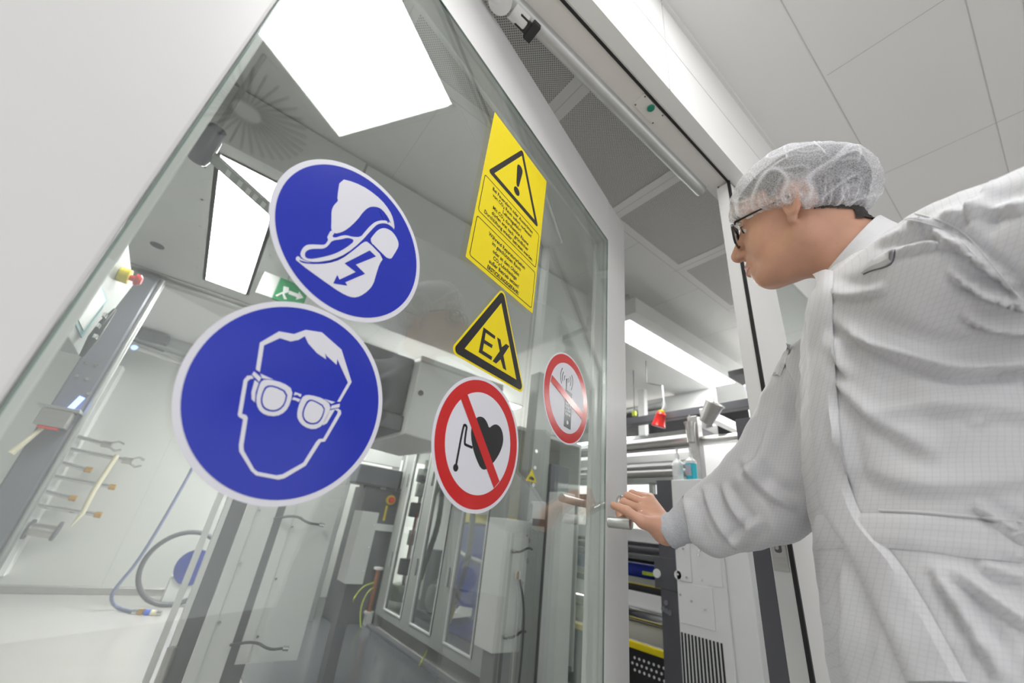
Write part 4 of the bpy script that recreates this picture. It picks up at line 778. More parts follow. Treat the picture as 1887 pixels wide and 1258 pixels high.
# cups
def cup(c, ax, r, h, label, m='steel'):
    a = np.array(ax, float); a /= np.linalg.norm(a); t = thing('metal_cup', label, 'cup', np.array(c))
    obj('body', G().lathe(c, [(r*.75, 0), (r, h), (r*1.12, h), (r*1.12, h+.008), (r*.93, h+.008), (r*.7, .01)], a), M[m], t, smooth=True)
    obj('hook', G().tube([np.array(c)+a*h, np.array(c)+a*h+np.array([0, 0, .05]), np.array(c)+a*(h*.5)+np.array([0, 0, .12])], .004, 8), M['alu'], t)
q = atx(1300, 778, 2.45); cup(q, (-.10, -.55, .75), .055, .13, 'large tilted steel cup hanging beside the sleeve of the person')
q = atx(1274, 815, 2.5); cup(q, (0, 0, 1), .032, .125, 'small upright steel cup hanging above the cyan bottle')
# red bucket hanging from the canopy
q = atx(1213, 786, 2.5); t = thing('red_alarm_light', 'red plastic funnel-shaped light hanging under the canopy', 'warning light', q)
a = np.array([.0, -.28, .9]); a /= np.linalg.norm(a)
obj('cap', G().lathe(q, [(.048, 0), (.050, .006), (.046, .012), (.034, .085), (.036, .09), (.026, .105)], a), M['red'], t, smooth=True)
obj('collar', G().lathe(q+a*.105, [(.022, 0), (.022, .012), (.010, .016)], a), M['yellow'], t, smooth=True)
obj('lamp_pin', G().tube([q+a*.12, q+a*.16+np.array([0, -.01, 0]), q+np.array([0, -.05, .30])], .006, 8), M['white'], t, smooth=True)
obj('wire', G().tube([q+np.array([0, -.05, .30]), q+np.array([0, .03, .33]), q+np.array([0, .08, .35]), (q[0], q[1]+.08, 1.33)], .004, 8), M['cable'], t)
# roller with yellow clip at left of the bucket
t = thing('hanging_clip', 'small bright yellow clip hanging left of the red light', 'clip', atx(1170, 780, 2.6))
q = atx(1169, 762, 2.6); obj('clip', G().obox(q, np.eye(3), (.012, .016, .02)), M['gycable'], t, bevel=.004); obj('cord', G().tube([q, q+np.array([0, -.008, -.07])], .004, 8), M['cable'], t); obj('tag', G().sph(q+np.array([0, -.008, -.075]), .012), M['gycable'], t, smooth=True)
obj('hook', G().tube([q, (q[0], q[1], 1.33)], .004, 8), M['cable'], t)
# dark recess and brace behind the door stile
t = thing('machine_brace', 'pale angled brace and dark panel under the canopy left of the red light', 'brace', (3.0, 2.3, .95))
obj('dark_panel', G().bx(3.9, 3.95, 1.6, 4.5, .7, 1.50), M['black'], t); obj('brace', G().bx(3.0, 3.05, 2.10, 2.17, .9, 1.33), M['mach'], t, bevel=.004); obj('panel', G().bx(3.3, 3.32, 1.6, 2.3, 1.0, 1.33), M['mach'], t)
# lilac plastic wrapped box
q = atx(1360, 800, 2.6); t = thing('wrapped_box', 'lilac plastic wrapped machine part behind the white jamb', 'wrapped box', (2.65, .9, .421))
nv = 14; V = []; Fc = []
obj('film', G().prism([(.74, .42), (1.02, .42), (1.03, .80), (1.12, 1.06), (1.0, 1.10), (.74, 1.1)], lambda y, z, x: np.array([x, y, z]), 2.66, 3.0), M['film'], t, bevel=.03, smooth=True)
obj('black_lid', G().bx(2.6, 3.02, .72, 1.16, 1.10, 1.14), M['black'], t)
obj('stand', G().bx(2.66, 2.98, .76, 1.0, ZF, .42), M['mach'], t)
# ================================================================ the person
def ln(v): return np.sqrt((v*v).sum(-1))
def rcone(P, a, b, r1, r2):
    a = np.array(a, float); b = np.array(b, float); ba = b-a; t_ = np.clip(((P-a)@ba)/(ba@ba), 0, 1)
    return ln(P-a-t_[..., None]*ba)-(r1+(r2-r1)*t_)
def ell(P, c, r):
    q = (P-np.array(c))/np.array(r); k0 = ln(q); k1 = ln(q/np.array(r)); return k0*(k0-1)/np.maximum(k1, 1e-6)
def smin(a, b, k): h = np.clip(.5+.5*(b-a)/k, 0, 1); return b*(1-h)+a*h-k*h*(1-h)
def smax(a, b, k): return -smin(-a, -b, k)
def surfnet(F, lo, hi, h):
    lo = np.array(lo, float); n = np.ceil((np.array(hi)-lo)/h).astype(int)+1
    ax = [lo[i]+h*np.arange(n[i]) for i in range(3)]; V = np.empty(n)
    YY, ZZ = np.meshgrid(ax[1], ax[2], indexing='ij')
    for i in range(n[0]):
        V[i] = F(np.stack([np.full_like(YY, ax[0][i]), YY, ZZ], -1).reshape(-1, 3)).reshape(YY.shape)
    S_ = V < 0; c = n-1
    cnt = np.zeros(c); acc = np.zeros((*c, 3)); sl = lambda o: tuple(slice(o[k], o[k]+c[k]) for k in range(3))
    for axis in range(3):
        for o1 in (0, 1):
            for o2 in (0, 1):
                o = [0, 0, 0]; oth = [k for k in range(3) if k != axis]; o[oth[0]] = o1; o[oth[1]] = o2; p_ = list(o); p_[axis] = 1
                a, b = V[sl(o)], V[sl(p_)]; m = S_[sl(o)] != S_[sl(p_)]; t_ = np.where(m, a/np.where(m, a-b, 1), 0); cnt += m
                for k in range(3): acc[..., k] += m*((t_ if k == axis else o[k]))
    act = cnt > 0; idx = -np.ones(c, int); idx[act] = np.arange(act.sum()); I = np.argwhere(act)
    verts = lo+h*(I+acc[act]/cnt[act][:, None]); faces = []
    for axis in range(3):
        e1, e2 = [(1, 2), (2, 0), (0, 1)][axis]; shp = n.copy(); shp[axis] -= 1
        A_ = S_[tuple(slice(0, shp[k]) for k in range(3))]; o = [0, 0, 0]; o[axis] = 1
        B_ = S_[tuple(slice(o[k], o[k]+shp[k]) for k in range(3))]
        m = A_ != B_; E_ = np.argwhere(m); E_ = E_[(E_[:, e1] > 0) & (E_[:, e2] > 0) & (E_[:, e1] < c[e1]) & (E_[:, e2] < c[e2])]
        s_ = A_[E_[:, 0], E_[:, 1], E_[:, 2]]
        def g_(d1, d2): q = E_.copy(); q[:, e1] -= d1; q[:, e2] -= d2; return idx[q[:, 0], q[:, 1], q[:, 2]]
        Q = np.stack([g_(1, 1), g_(0, 1), g_(0, 0), g_(1, 0)], 1); Q[~s_] = Q[~s_][:, ::-1]; faces.append(Q)
    return verts, np.concatenate(faces)
def vnormals(V, Fq):
    fn = np.cross(V[Fq[:, 2]]-V[Fq[:, 0]], V[Fq[:, 3]]-V[Fq[:, 1]]); N_ = np.zeros_like(V)
    for k in range(4): np.add.at(N_, Fq[:, k], fn)
    return N_/(ln(N_)[:, None]+1e-12)
def sub(V, Fq, keep):
    fk = keep[Fq].all(1); used = np.unique(Fq[fk]); mp = -np.ones(len(V), int); mp[used] = np.arange(len(used)); return V[used], mp[Fq[fk]], used

HR = np.array([[-.038, -.961, -.273], [.997, -.017, -.08], [.072, -.275, .959]]).T
u_ = HR.copy(); u_[0] /= np.linalg.norm(u_[0]); u_[2] -= u_[0]*(u_[2]@u_[0]); u_[2] /= np.linalg.norm(u_[2]); u_[1] = np.cross(u_[2], u_[0]); HR = u_      # rows: forward, left, up
HT = np.array([.745, .162, .603]); HS = 1.0
def h2w(p): return HT+HS*(np.asarray(p, float)@HR)
def w2h(P): return (P-HT)@HR.T/HS

NECK = np.array([.800, .095, .46])
def head_sdf(W_):
    P = w2h(W_); A_ = P.copy(); A_[:, 1] = np.abs(A_[:, 1])
    d = ell(P, (-.010, 0, .040), (.097, .076, .083))
    d = smin(d, ell(P, (.035, 0, -.022), (.064, .058, .082)), .03)
    d = smin(d, ell(P, (.045, 0, .045), (.052, .060, .050)), .02)
    d = smin(d, rcone(A_, (-.004, .052, -.058), (.068, .018, -.096), .023, .021), .025)
    d = smin(d, ell(P, (.074, 0, -.099), (.018, .020, .016)), .02)
    d = smin(d, ell(P, (.030, 0, -.085), (.045, .040, .030)), .03)
    d = smin(d, ell(A_, (.052, .036, -.035), (.034, .026, .034)), .02)
    d = smin(d, rcone(A_, (.089, 0, .026), (.072, .045, .024), .011, .009), .014)
    d = smax(d, -ell(A_, (.100, .032, .004), (.018, .018, .013)), .010)
    d = smin(d, ell(A_, (.0780, .031, .0075), (.0140, .0150, .0105)), .004)
    d = smin(d, ell(P, (.091, 0, -.056), (.0135, .022, .015)), .012)
    d = smin(d, ell(P, (.083, 0, -.086), (.015, .022, .014)), .012)
    d = smin(d, rcone(P, (.092, 0, .016), (.118, 0, -.035), .0098, .0142), .010)
    d = smin(d, ell(A_, (.104, .0135, -.040), (.0125, .0090, .0095)), .006)
    d = smax(d, -ell(A_, (.108, .0100, -.050), (.0080, .0048, .0060)), .003)
    d = smin(d, rcone(A_, (.1045, 0, -.066), (.092, .022, -.071), .0072, .0045), .007)
    d = smin(d, rcone(A_, (.1028, 0, -.079), (.091, .020, -.076), .0082, .0045), .007)
    d = smax(d, -rcone(A_, (.1125, 0, -.0728), (.094, .024, -.0735), .0018, .0015), .003)
    # ears
    E_ = A_-np.array([-.010, .074, .004]); c, s = math.cos(.45), math.sin(.45); E_ = np.stack([E_[:, 0]*c-E_[:, 1]*s, E_[:, 0]*s+E_[:, 1]*c, E_[:, 2]], -1)
    ear = np.maximum(ell(E_, (0, 0, .002), (.018, .030, .031)), np.abs(E_[:, 1]-.006)-.0045)
    ear = smax(ear, -ell(E_, (.002, .013, .000), (.010, .008, .018)), .004); ear = smin(ear, ell(E_, (.007, .003, -.030), (.0085, .006, .011)), .006)
    d = smin(d, ear, .006)
    # neck
    nb = w2h(NECK[None])[0]
    d = smin(d, rcone(P, (-.030, 0, -.045), nb, .056, .060), .028)
    d = smin(d, rcone(A_, (-.02, .055, -.05), nb+np.array([.03, .02, .02]), .012, .012), .02)
    return d
hv, hf = surfnet(head_sdf, HT-np.array([.17, .19, .19]), HT+np.array([.17, .18, .17]), .0026)
# hand and forearm of the right arm: joints in space
def W(x, y, r): return atr(x, y, r)
WR = W(1229, 981, 1.035); EL = np.array([.925, .355, .150]); SH = np.array([.962, .232, .365])
MCP = [W(1178, 938, 1.062), W(1186, 927, 1.080), W(1193, 919, 1.098), W(1198, 916, 1.116)]
PIP = [W(1149, 925, 1.078), W(1157, 914, 1.098), W(1165, 909, 1.116), W(1176, 911, 1.132)]
DIP = [W(1141, 944, 1.086), W(1148, 936, 1.104), W(1156, 931, 1.120), W(1167, 930, 1.134)]
TIP = [W(1148, 969, 1.072), W(1156, 962, 1.088), W(1163, 955, 1.104), W(1172, 950, 1.118)]
TH_ = [W(1216, 972, 1.022), W(1185, 962, 1.008), W(1155, 941, 1.012), W(1131, 931, 1.022)]
def hand_sdf(P):
    d = rcone(P, WR+(EL-WR)*.45, WR, .034, .0265)
    for i in range(4): d = smin(d, rcone(P, WR+(MCP[i]-WR)*.12, MCP[i], .021, (.0125, .0125, .0115, .0100)[i]), .014)
    d = smin(d, rcone(P, WR+(TH_[1]-WR)*.2, TH_[1]*.6+MCP[0]*.4, .020, .014), .014)
    for i in range(4):
        r = (.0092, .0096, .0090, .0078)[i]
        f_ = rcone(P, MCP[i], PIP[i], r+.0022, r+.0008); f_ = smin(f_, rcone(P, PIP[i], DIP[i], r+.0004, r-.0006), .003); f_ = smin(f_, rcone(P, DIP[i], TIP[i], r-.0006, r-.0018), .003)
        d = smin(d, f_, .0035)
    t_ = rcone(P, TH_[0], TH_[1], .0175, .0135); t_ = smin(t_, rcone(P, TH_[1], TH_[2], .0120, .0105), .006); t_ = smin(t_, rcone(P, TH_[2], TH_[3], .0108, .0080), .004)
    return smin(d, t_, .009)
pts_ = np.array(MCP+PIP+DIP+TIP+TH_+[WR, WR+(EL-WR)*.45])
gv, gf = surfnet(hand_sdf, pts_.min(0)-.04, pts_.max(0)+.04, .0018)
# torso frame
FA = math.radians(115); TFW = np.array([math.cos(FA), math.sin(FA), 0]); TLF = np.array([-math.sin(FA), math.cos(FA), 0])
CZ = [-.62, -.5, -.1, .05, .18, .30, .37, .42, .455, .49]; CX = [.83, .83, .83, .83, .83, .828, .82, .812, .804, .80]; CY = [.09, .09, .10, .10, .10, .09, .09, .092, .094, .10]
CA = [.245, .24, .205, .185, .198, .208, .200, .160, .100, .066]; CB = [.20, .195, .168, .158, .152, .140, .128, .108, .078, .060]
SHL = np.array([.66, -.01, .345]); ELL = np.array([.57, -.30, .305]); WRL = np.array([.66, -.50, .30])
def torso(P, off=0.):
    z = np.clip(P[:, 2], CZ[0], CZ[-1]); cx_ = np.interp(z, CZ, CX); cy_ = np.interp(z, CZ, CY); a = np.interp(z, CZ, CA)+off; b = np.interp(z, CZ, CB)+off
    q = np.stack([P[:, 0]-cx_, P[:, 1]-cy_, 0*z], -1); l = np.abs(q@TLF)/a; f = np.abs(q@TFW)/b
    d = ((l**2.3+f**2.3)**(1/2.3)-1)*np.minimum(a, b)*.9
    return smax(smax(d, P[:, 2]-(CZ[-1]-.02+off), .03), CZ[0]-P[:, 2], .01)
def coat_sdf(P):
    d = torso(P)
    d = smin(d, rcone(P, SH, EL, .086, .080), .04); d = smin(d, rcone(P, EL, WR+(EL-WR)*.42, .080, .052), .03)
    d = smin(d, rcone(P, W(1318, 985, 1.015), W(1425, 945, .965), .038, .050), .03)
    d = smin(d, rcone(P, SHL, ELL, .092, .080), .05); d = smin(d, rcone(P, ELL, WRL, .08, .048), .03)
    return d
def body_sdf(P):
    d = torso(P, -.025)
    d = smin(d, rcone(P, SH, EL, .058, .045), .04); d = smin(d, rcone(P, EL, WR+(EL-WR)*.3, .045, .033), .02)
    d = smin(d, rcone(P, SHL, ELL, .060, .047), .04); d = smin(d, rcone(P, ELL, WRL, .045, .029), .02)
    d = smin(d, ell(P, WRL+np.array([.035, -.06, -.03]), (.035, .05, .025)), .02)
    for k in range(4): d = smin(d, rcone(P, WRL+np.array([.03+.018*k, -.09, -.03]), WRL+np.array([.045+.02*k, -.15, -.07]), .010, .008), .006)
    d = smin(d, rcone(P, WRL+np.array([.02, -.04, -.02]), WRL+np.array([-.01, -.10, -.05]), .012, .009), .008)
    for s_ in (-1, 1):
        hip = np.array([.83, .10, -.20])+TLF*.095*s_; knee = np.array([.83, .11, -.52])+TLF*.10*s_; ank = np.array([.84, .06, -.90])+TLF*.11*s_
        d = smin(d, rcone(P, hip, knee, .085, .058), .04); d = smin(d, rcone(P, knee, ank, .056, .038), .02); d = smin(d, rcone(P, ank+np.array([0, 0, -.05]), ank+TFW*.15+np.array([0, 0, -.062]), .038, .028), .02)
    return np.maximum(d, -.995-P[:, 2])
bv, bf = surfnet(body_sdf, (.42, -.72, -1.01), (1.16, .60, .52), .0095)
M['skin'] = mat('skin', (.62, .345, .24), .45, noise=.10, nscale=18, bump=.10, bscale=350, spec=.35)
pb = M['skin'].node_tree.nodes['Principled BSDF']; pb.inputs['Subsurface Weight'].default_value = .12; pb.inputs['Subsurface Radius'].default_value = (.012, .005, .003); pb.inputs['Subsurface Scale'].default_value = .6
M['lips'] = mat('lips', (.46, .19, .16), .4, noise=.05)
V = np.concatenate([hv, gv, bv]); Fq = np.concatenate([hf, gf+len(hv), bf+len(hv)+len(gv)])
person = obj('person', (V, Fq), M['skin'], smooth=True)
tag(person, 'person in white cleanroom coat, hair net and black glasses pushing the door handle', 'person')
person.data.materials.append(M['lips'])
hl = w2h(hv); fc_ = hl[hf].mean(1)
lip = (np.abs(fc_[:, 2]+.0735) < .0105-.011*np.abs(fc_[:, 1])/.024*.6) & (np.abs(fc_[:, 1]) < .023) & (fc_[:, 0] > .0895)
mi = np.zeros(len(Fq), np.int32); mi[:len(hf)][lip] = 1; person.data.polygons.foreach_set('material_index', mi[:len(person.data.polygons)])
# eyes: iris and lashes
M['eyew'] = mat('eye_white', (.75, .72, .70), .15, noise=.02); M['hairm'] = mat('dark_hair', (.025, .02, .018), .55, noise=.3, nscale=150)
for s_ in (-1, 1):
    c = (.0795, .031*s_, .004)
    e = obj('eye', G().sph(h2w(c), .0114, n=20), M['eyew'], person, smooth=True); LOC[e.name] = LOC[person.name]
    obj('iris', G().cyl(h2w((.0905, .031*s_, .002)), h2w((.0922, .031*s_, .0018)), .0055, .0045, n=18), M['hairm'], e, smooth=True)
    obj('upper_lid', G().tube([h2w((.0790+.0135*math.cos(a)*math.cos(.45), .031*s_+.0150*math.sin(a), .004+.0065*math.cos(a))) for a in np.linspace(-1.3, 1.3, 11)], .0022, 8), M['skin'], person, smooth=True)
    obj('eyelash', G().tube([h2w((.0800+.0150*math.cos(a)*math.cos(.45), .031*s_+.0150*math.sin(a), .0035+.0050*math.cos(a))) for a in np.linspace(-1.2, 1.2, 11)], .0010, 6), M['hairm'], person)
    obj('eyebrow', G().tube([h2w(p_) for p_ in ((.1005, .012*s_, .027), (.0975, .028*s_, .0335), (.087, .045*s_, .031), (.078, .053*s_, .026))], [.003, .0035, .003, .0012], 8), M['hairm'], person, smooth=True)
# hair
hn = vnormals(hv, hf); x, y, z = hl.T; ay = np.abs(y)
mask = ((z > .052+.15*(x-.06)) & (x < .088)) | ((x < -.030) & (z > np.where(x < -.078, -.055, -.010+.32*x))) | ((x < .028) & (z > .026))
earb = (((x+.012)/.030)**2+((z-.002)/.038)**2 < 1) & (ay > .060); mask &= ~earb
kv, kf, us = sub(hv+hn*(.0028+.0012*np.sin(hl[:, :1]*900)*np.sin(hl[:, 2:]*700)), hf, mask)
obj('hair', (kv, kf), M['hairm'], person, smooth=True)
# spectacles
M['frame'] = mat('black_acetate', (.012, .012, .014), .2, noise=.05)
sp = obj('glasses', G().tube([h2w((.1095, -.008, .004)), h2w((.112, 0, .0065)), h2w((.1095, .008, .004))], .002, 8), M['frame'], person, smooth=True); LOC[sp.name] = LOC[person.name]
for s_ in (-1, 1):
    R_ = [(.105-.10*max(0, abs(a_)-.02), a_*1.0, b_) for a_, b_ in rounded(.0085, .0600, -.024, .0145, .012)]
    ctr = [h2w((.109-.35*max(0, a_-.018)**1.15, s_*a_, b_-.006*0)) for _, a_, b_ in R_]
    obj('rim', G().tube(ctr+[ctr[0]], .0022, 8, False), M['frame'], sp, smooth=True)
    ln_ = G(); n = len(ctr); cc = sum(ctr)/n; ln_.add(ctr+[cc], [(k, (k+1) % n, n) for k in range(n)]); obj('lens', ln_, M['lens'], sp)
    obj('temple', G().tube([h2w(p_) for p_ in ((.094, .061*s_, .010), (.090, .067*s_, .011), (.040, .0755*s_, .012), (-.005, .080*s_, .013), (-.020, .079*s_, .006), (-.030, .075*s_, -.012))], [.0028, .0022, .0018, .0018, .0018, .0015], 8), M['frame'], sp, smooth=True)
# ---------------------------------------------------------------- coat
cvv, cff = surfnet(coat_sdf, (.42, -.62, -.635), (1.12, .60, .52), .0048)
nr = vnormals(cvv, cff)
def vnoise(P, sc, seed=0):
    r = np.random.default_rng(seed); out = np.zeros(len(P))
    for k in range(7):
        d = r.normal(size=3); d /= np.linalg.norm(d); d2 = r.normal(size=3); ph = r.uniform(0, 6.28, 2)
        out += np.sin(P@d*sc*(1+.25*k)+ph[0]+1.7*np.sin(P@d2*sc*.45+ph[1]))
    return out/7
px = project(cvv); facing = (-(cvv/ln(cvv)[:, None])*nr).sum(1)
disp = np.zeros(len(cvv))
rd = 1-np.abs(vnoise(cvv, 22, 3))*2.2; disp += .0045*np.clip(rd, -1, 1)
disp += .0012*np.clip(1-np.abs(vnoise(cvv*np.array([1, 1, .6]), 55, 8))*2.6, -1, 1)
def fold(pts, w_, amp, asym=.6):
    global disp
    P = np.array(smooth_line(pts, 2)); L_ = np.r_[0, np.cumsum(ln(P[1:]-P[:-1]))]; best = np.full(len(px), 1e9); tt = np.zeros(len(px)); sg = np.zeros(len(px))
    for i in range(len(P)-1):
        ab = P[i+1]-P[i]; q = px-P[i]; t_ = np.clip((q@ab)/(ab@ab), 0, 1); dv = q-t_[:, None]*ab; dd = ln(dv); m = dd < best
        best[m] = dd[m]; tt[m] = (L_[i]+t_[m]*(L_[i+1]-L_[i]))/L_[-1]; sg[m] = np.sign(ab[0]*q[m, 1]-ab[1]*q[m, 0])
    taper = np.clip(np.minimum(tt, 1-tt)*4, 0, 1)**.7 if pts[-1][0] < 1880 else np.clip(tt*4, 0, 1)**.7
    ww = w_*np.where(sg > 0, asym, 1.3); prof = np.exp(-(best/ww)**2)-.55*np.exp(-((best-2.1*ww)/(ww))**2)
    disp += 1.5*amp*taper*prof*np.clip((facing-.02)*4, 0, 1)
FOLDS = [([(1542, 580), (1575, 612), (1624, 640), (1700, 665), (1770, 684), (1887, 668)], 15, .012), ([(1750, 500), (1790, 530), (1840, 552), (1887, 566)], 9, .010),
 ([(1776, 575), (1800, 596), (1840, 604), (1890, 612)], 10, .009), ([(1535, 540), (1580, 548), (1640, 530)], 9, .005), ([(1650, 470), (1720, 452), (1780, 458)], 7, .006), ([(1660, 415), (1720, 425), (1790, 470), (1850, 520), (1890, 560)], 8, .008),
 ([(1540, 620), (1552, 665), (1575, 700)], 10, .006), ([(1555, 700), (1640, 790), (1740, 840)], 20, .006), ([(1600, 760), (1720, 740), (1890, 760)], 22, .006), ([(1570, 850), (1700, 900), (1890, 880)], 24, .005),
 ([(1605, 450), (1680, 430), (1760, 400), (1887, 385)], 10, .006), ([(1840, 340), (1800, 380), (1790, 430)], 12, .006), ([(1780, 770), (1800, 785), (1830, 770)], 8, .004), ([(1545, 760), (1560, 820), (1570, 900)], 9, .005), ([(1545, 690), (1570, 740), (1640, 800)], 10, .004),
 ([(1715, 1040), (1775, 1130), (1850, 1258)], 12, .008), ([(1740, 1040), (1810, 1095), (1890, 1150)], 12, .007), ([(1790, 930), (1850, 970), (1887, 990)], 8, .007), ([(1560, 1040), (1570, 1140), (1560, 1250)], 14, .004), ([(1800, 1040), (1850, 1060), (1890, 1065)], 10, .005),
 ([(1480, 620), (1450, 700), (1440, 800)], 8, .006), ([(1455, 640), (1475, 720), (1470, 800)], 8, .005), ([(1425, 770), (1400, 850), (1350, 900)], 12, .007), ([(1365, 840), (1400, 900), (1465, 940)], 9, .007), ([(1300, 895), (1310, 940), (1340, 985), (1365, 1010)], 8, .009), ([(1262, 920), (1275, 960), (1285, 1005)], 7, .008), ([(1330, 890), (1345, 930), (1380, 975)], 7, .007), ([(1400, 950), (1370, 985), (1340, 1000)], 9, .005)]
for a in FOLDS: fold(*a)
cvv = cvv+nr*disp[:, None]
def fabric(name, col):
    m = mat(name, col, .62, noise=.015, nscale=6, spec=.3); nt = m.node_tree; b = nt.nodes['Principled BSDF']; L = nt.links.new
    tc = nt.nodes.new('ShaderNodeTexCoord'); out = None
    for vec in ((0, 0, 1), (-.42, .85, .30), (.906, .42, 0)):
        dp = nt.nodes.new('ShaderNodeVectorMath'); dp.operation = 'DOT_PRODUCT'; dp.inputs[1].default_value = vec; L(tc.outputs['Object'], dp.inputs[0])
        a = nt.nodes.new('ShaderNodeMath'); a.operation = 'MULTIPLY'; a.inputs[1].default_value = 190; L(dp.outputs['Value'], a.inputs[0])
        f = nt.nodes.new('ShaderNodeMath'); f.operation = 'FRACT'; L(a.outputs[0], f.inputs[0])
        g_ = nt.nodes.new('ShaderNodeMath'); g_.operation = 'LESS_THAN'; g_.inputs[1].default_value = .11; L(f.outputs[0], g_.inputs[0])
        if out is None: out = g_
        elif vec[0] < 0:
            x_ = nt.nodes.new('ShaderNodeMath'); x_.operation = 'MAXIMUM'; L(out.outputs[0], x_.inputs[0]); L(g_.outputs[0], x_.inputs[1]); out = x_
    mx = nt.nodes.new('ShaderNodeMix'); mx.data_type = 'RGBA'; mx.inputs[6].default_value = (*col, 1); mx.inputs[7].default_value = (col[0]*.875, col[1]*.88, col[2]*.90, 1)
    L(out.outputs[0], mx.inputs[0]); L(mx.outputs[2], b.inputs['Base Color']); b.inputs['Sheen Weight'].default_value = .15
    return m
M['coat'] = fabric('white_esd_fabric', (.66, .66, .675)); M['coat2'] = mat('white_coat_trim', (.66, .66, .67), .6, noise=.02, bump=.25, bscale=120)
M['stitch'] = mat('grey_stitching', (.50, .50, .52), .7, noise=.05)
coat = obj('coat', (cvv, cff), M['coat'], person, smooth=True); LOC[coat.name] = LOC[person.name]; coat['label'] = 'white checked cleanroom coat'
bvh = BVHTree.FromPolygons([Vector(v) for v in cvv], [tuple(int(i) for i in f) for f in cff])
def surf(x, y):
    d = ray(x, y); hit = bvh.ray_cast(Vector((0, 0, 0)), Vector(d)); return (None, None) if hit[0] is None else (np.array(hit[0]), np.array(hit[1]))
def ribbon(name, left, right, m, parent, off=.003, th=.002, n=60, k=5, puck=0.):
    """a strip of cloth laid on the coat between two edge lines"""
    def samp(P):
        P = np.array(smooth_line(P, 2)); L_ = np.r_[0, np.cumsum(ln(P[1:]-P[:-1]))]; s = np.linspace(0, L_[-1], n); return np.stack([np.interp(s, L_, P[:, 0]), np.interp(s, L_, P[:, 1])], -1)
    A_, B_ = samp(left), samp(right); rows = []; last = None
    for i in range(n):
        row = []
        for j in range(k):
            q = A_[i]+(B_[i]-A_[i])*j/(k-1); h, nn = surf(*q)
            if h is None: h = last if last is not None else atr(*q, .75); nn = -h/np.linalg.norm(h)
            if nn@h > 0: nn = -nn
            last = h; o_ = off*(0 if j in (0, k-1) else 1)+.0012+puck*math.sin(i*1.9)*math.sin(i*.53+j)
            row.append(h+nn*o_)
        rows.append(row)
    R_ = np.array(rows)
    for _ in range(5): R_[1:-1] = (R_[:-2]+2*R_[1:-1]+R_[2:])/4
    V_ = R_.reshape(-1, 3); F_ = [(i*k+j, i*k+j+1, (i+1)*k+j+1, (i+1)*k+j) for i in range(n-1) for j in range(k-1)]
    return obj(name, G().add(V_, F_), m, parent, smooth=True)
def seam(name, P, m, parent, r=.0012, off=.001):
    Q = smooth_line(P, 2); pts = []
    for i in range(len(Q)-1):
        for t_ in np.linspace(0, 1, 4, endpoint=False):
            h, nn = surf(*(Q[i]*(1-t_)+Q[i+1]*t_))
            if h is not None: pts.append(h-h/np.linalg.norm(h)*off)
    if len(pts) > 2: return obj(name, G().tube(pts, r, 6), m, parent, smooth=True)
ribbon('placket', [(1497, 505), (1489, 560), (1487, 640), (1492, 720), (1497, 800), (1503, 880), (1520, 960), (1560, 1010), (1600, 1100), (1640, 1180), (1670, 1256)], [(1537, 500), (1535, 560), (1537, 640), (1543, 720), (1550, 800), (1560, 880), (1597, 970), (1650, 1020), (1700, 1100), (1745, 1180), (1785, 1256)], M['coat'], coat, off=.0065, n=110, k=7, puck=.0009)
seam('placket_seam', [(1536, 515), (1534, 560), (1536, 640), (1542, 720), (1549, 800), (1558, 880), (1590, 960)], M['stitch'], coat, .0009)
ribbon('belt', [(1506, 950), (1600, 944), (1700, 948), (1800, 958), (1884, 968)], [(1512, 1012), (1600, 1008), (1700, 1014), (1800, 1030), (1884, 1038)], M['coat'], coat, off=.004, n=70, k=6)
seam('belt_seam', [(1620, 940), (1700, 943), (1800, 952), (1884, 960)], M['coat2'], coat, .0016)
ribbon('pen_pocket', [(1595, 502), (1606, 480), (1628, 466), (1648, 458)], [(1592, 504), (1606, 497), (1630, 492), (1645, 482)], M['coat2'], coat, off=.004, n=24, k=5)
seam('pen_pocket_edge', [(1591, 505), (1607, 498), (1630, 493), (1646, 484), (1649, 460)], M['dgrey'], coat, .0008)
seam('armhole_seam', [(1660, 388), (1720, 400), (1775, 425), (1815, 470), (1850, 515), (1886, 556)], M['coat2'], coat, .0009)
seam('armhole_seam', [(1650, 400), (1715, 412), (1765, 435), (1800, 475)], M['coat2'], coat, .0008)
seam('yoke_seam', [(1545, 470), (1590, 425), (1640, 405), (1700, 400)], M['coat2'], coat, .0009)
ribbon('chest_pocket', [(1448, 632), (1440, 660), (1428, 690)], [(1458, 636), (1450, 664), (1438, 694)], M['coat2'], coat, off=.003, n=20, k=4)
# stand collar
NR = 48; ax_ = (w2h_up := (h2w((-.030, 0, -.045))-NECK)); ax_ = ax_/np.linalg.norm(ax_)
front = atr(1497, 503, .775); back = atr(1597, 386, .80)
def collar_ring(s, grow):
    out = []; c = NECK+ax_*(.005+.055*s)
    u = np.cross(ax_, (0, 0, 1)); u = TFW-ax_*(TFW@ax_); u /= np.linalg.norm(u); v = np.cross(ax_, u)
    for k in range(NR):
        a = 2*math.pi*k/NR; r = .072+grow+.014*(1-s)**1.5; lift = .020*(-math.cos(a))*s
        out.append(c+r*(math.cos(a)*u+.92*math.sin(a)*v)+ax_*lift)
    return out
g = G(); rings = [collar_ring(s, gr) for s, gr in ((-.35, .012), (0, .002), (.4, 0), (.8, -.001), (1.0, -.002), (1.03, -.004), (1.0, -.006), (.5, -.005))]
for r_ in rings: g.v += [tuple(q) for q in r_]
for i in range(len(rings)-1): g.f += [(i*NR+k, i*NR+(k+1) % NR, (i+1)*NR+(k+1) % NR, (i+1)*NR+k) for k in range(NR)]
col = obj('collar', g, M['coat2'], coat, smooth=True)
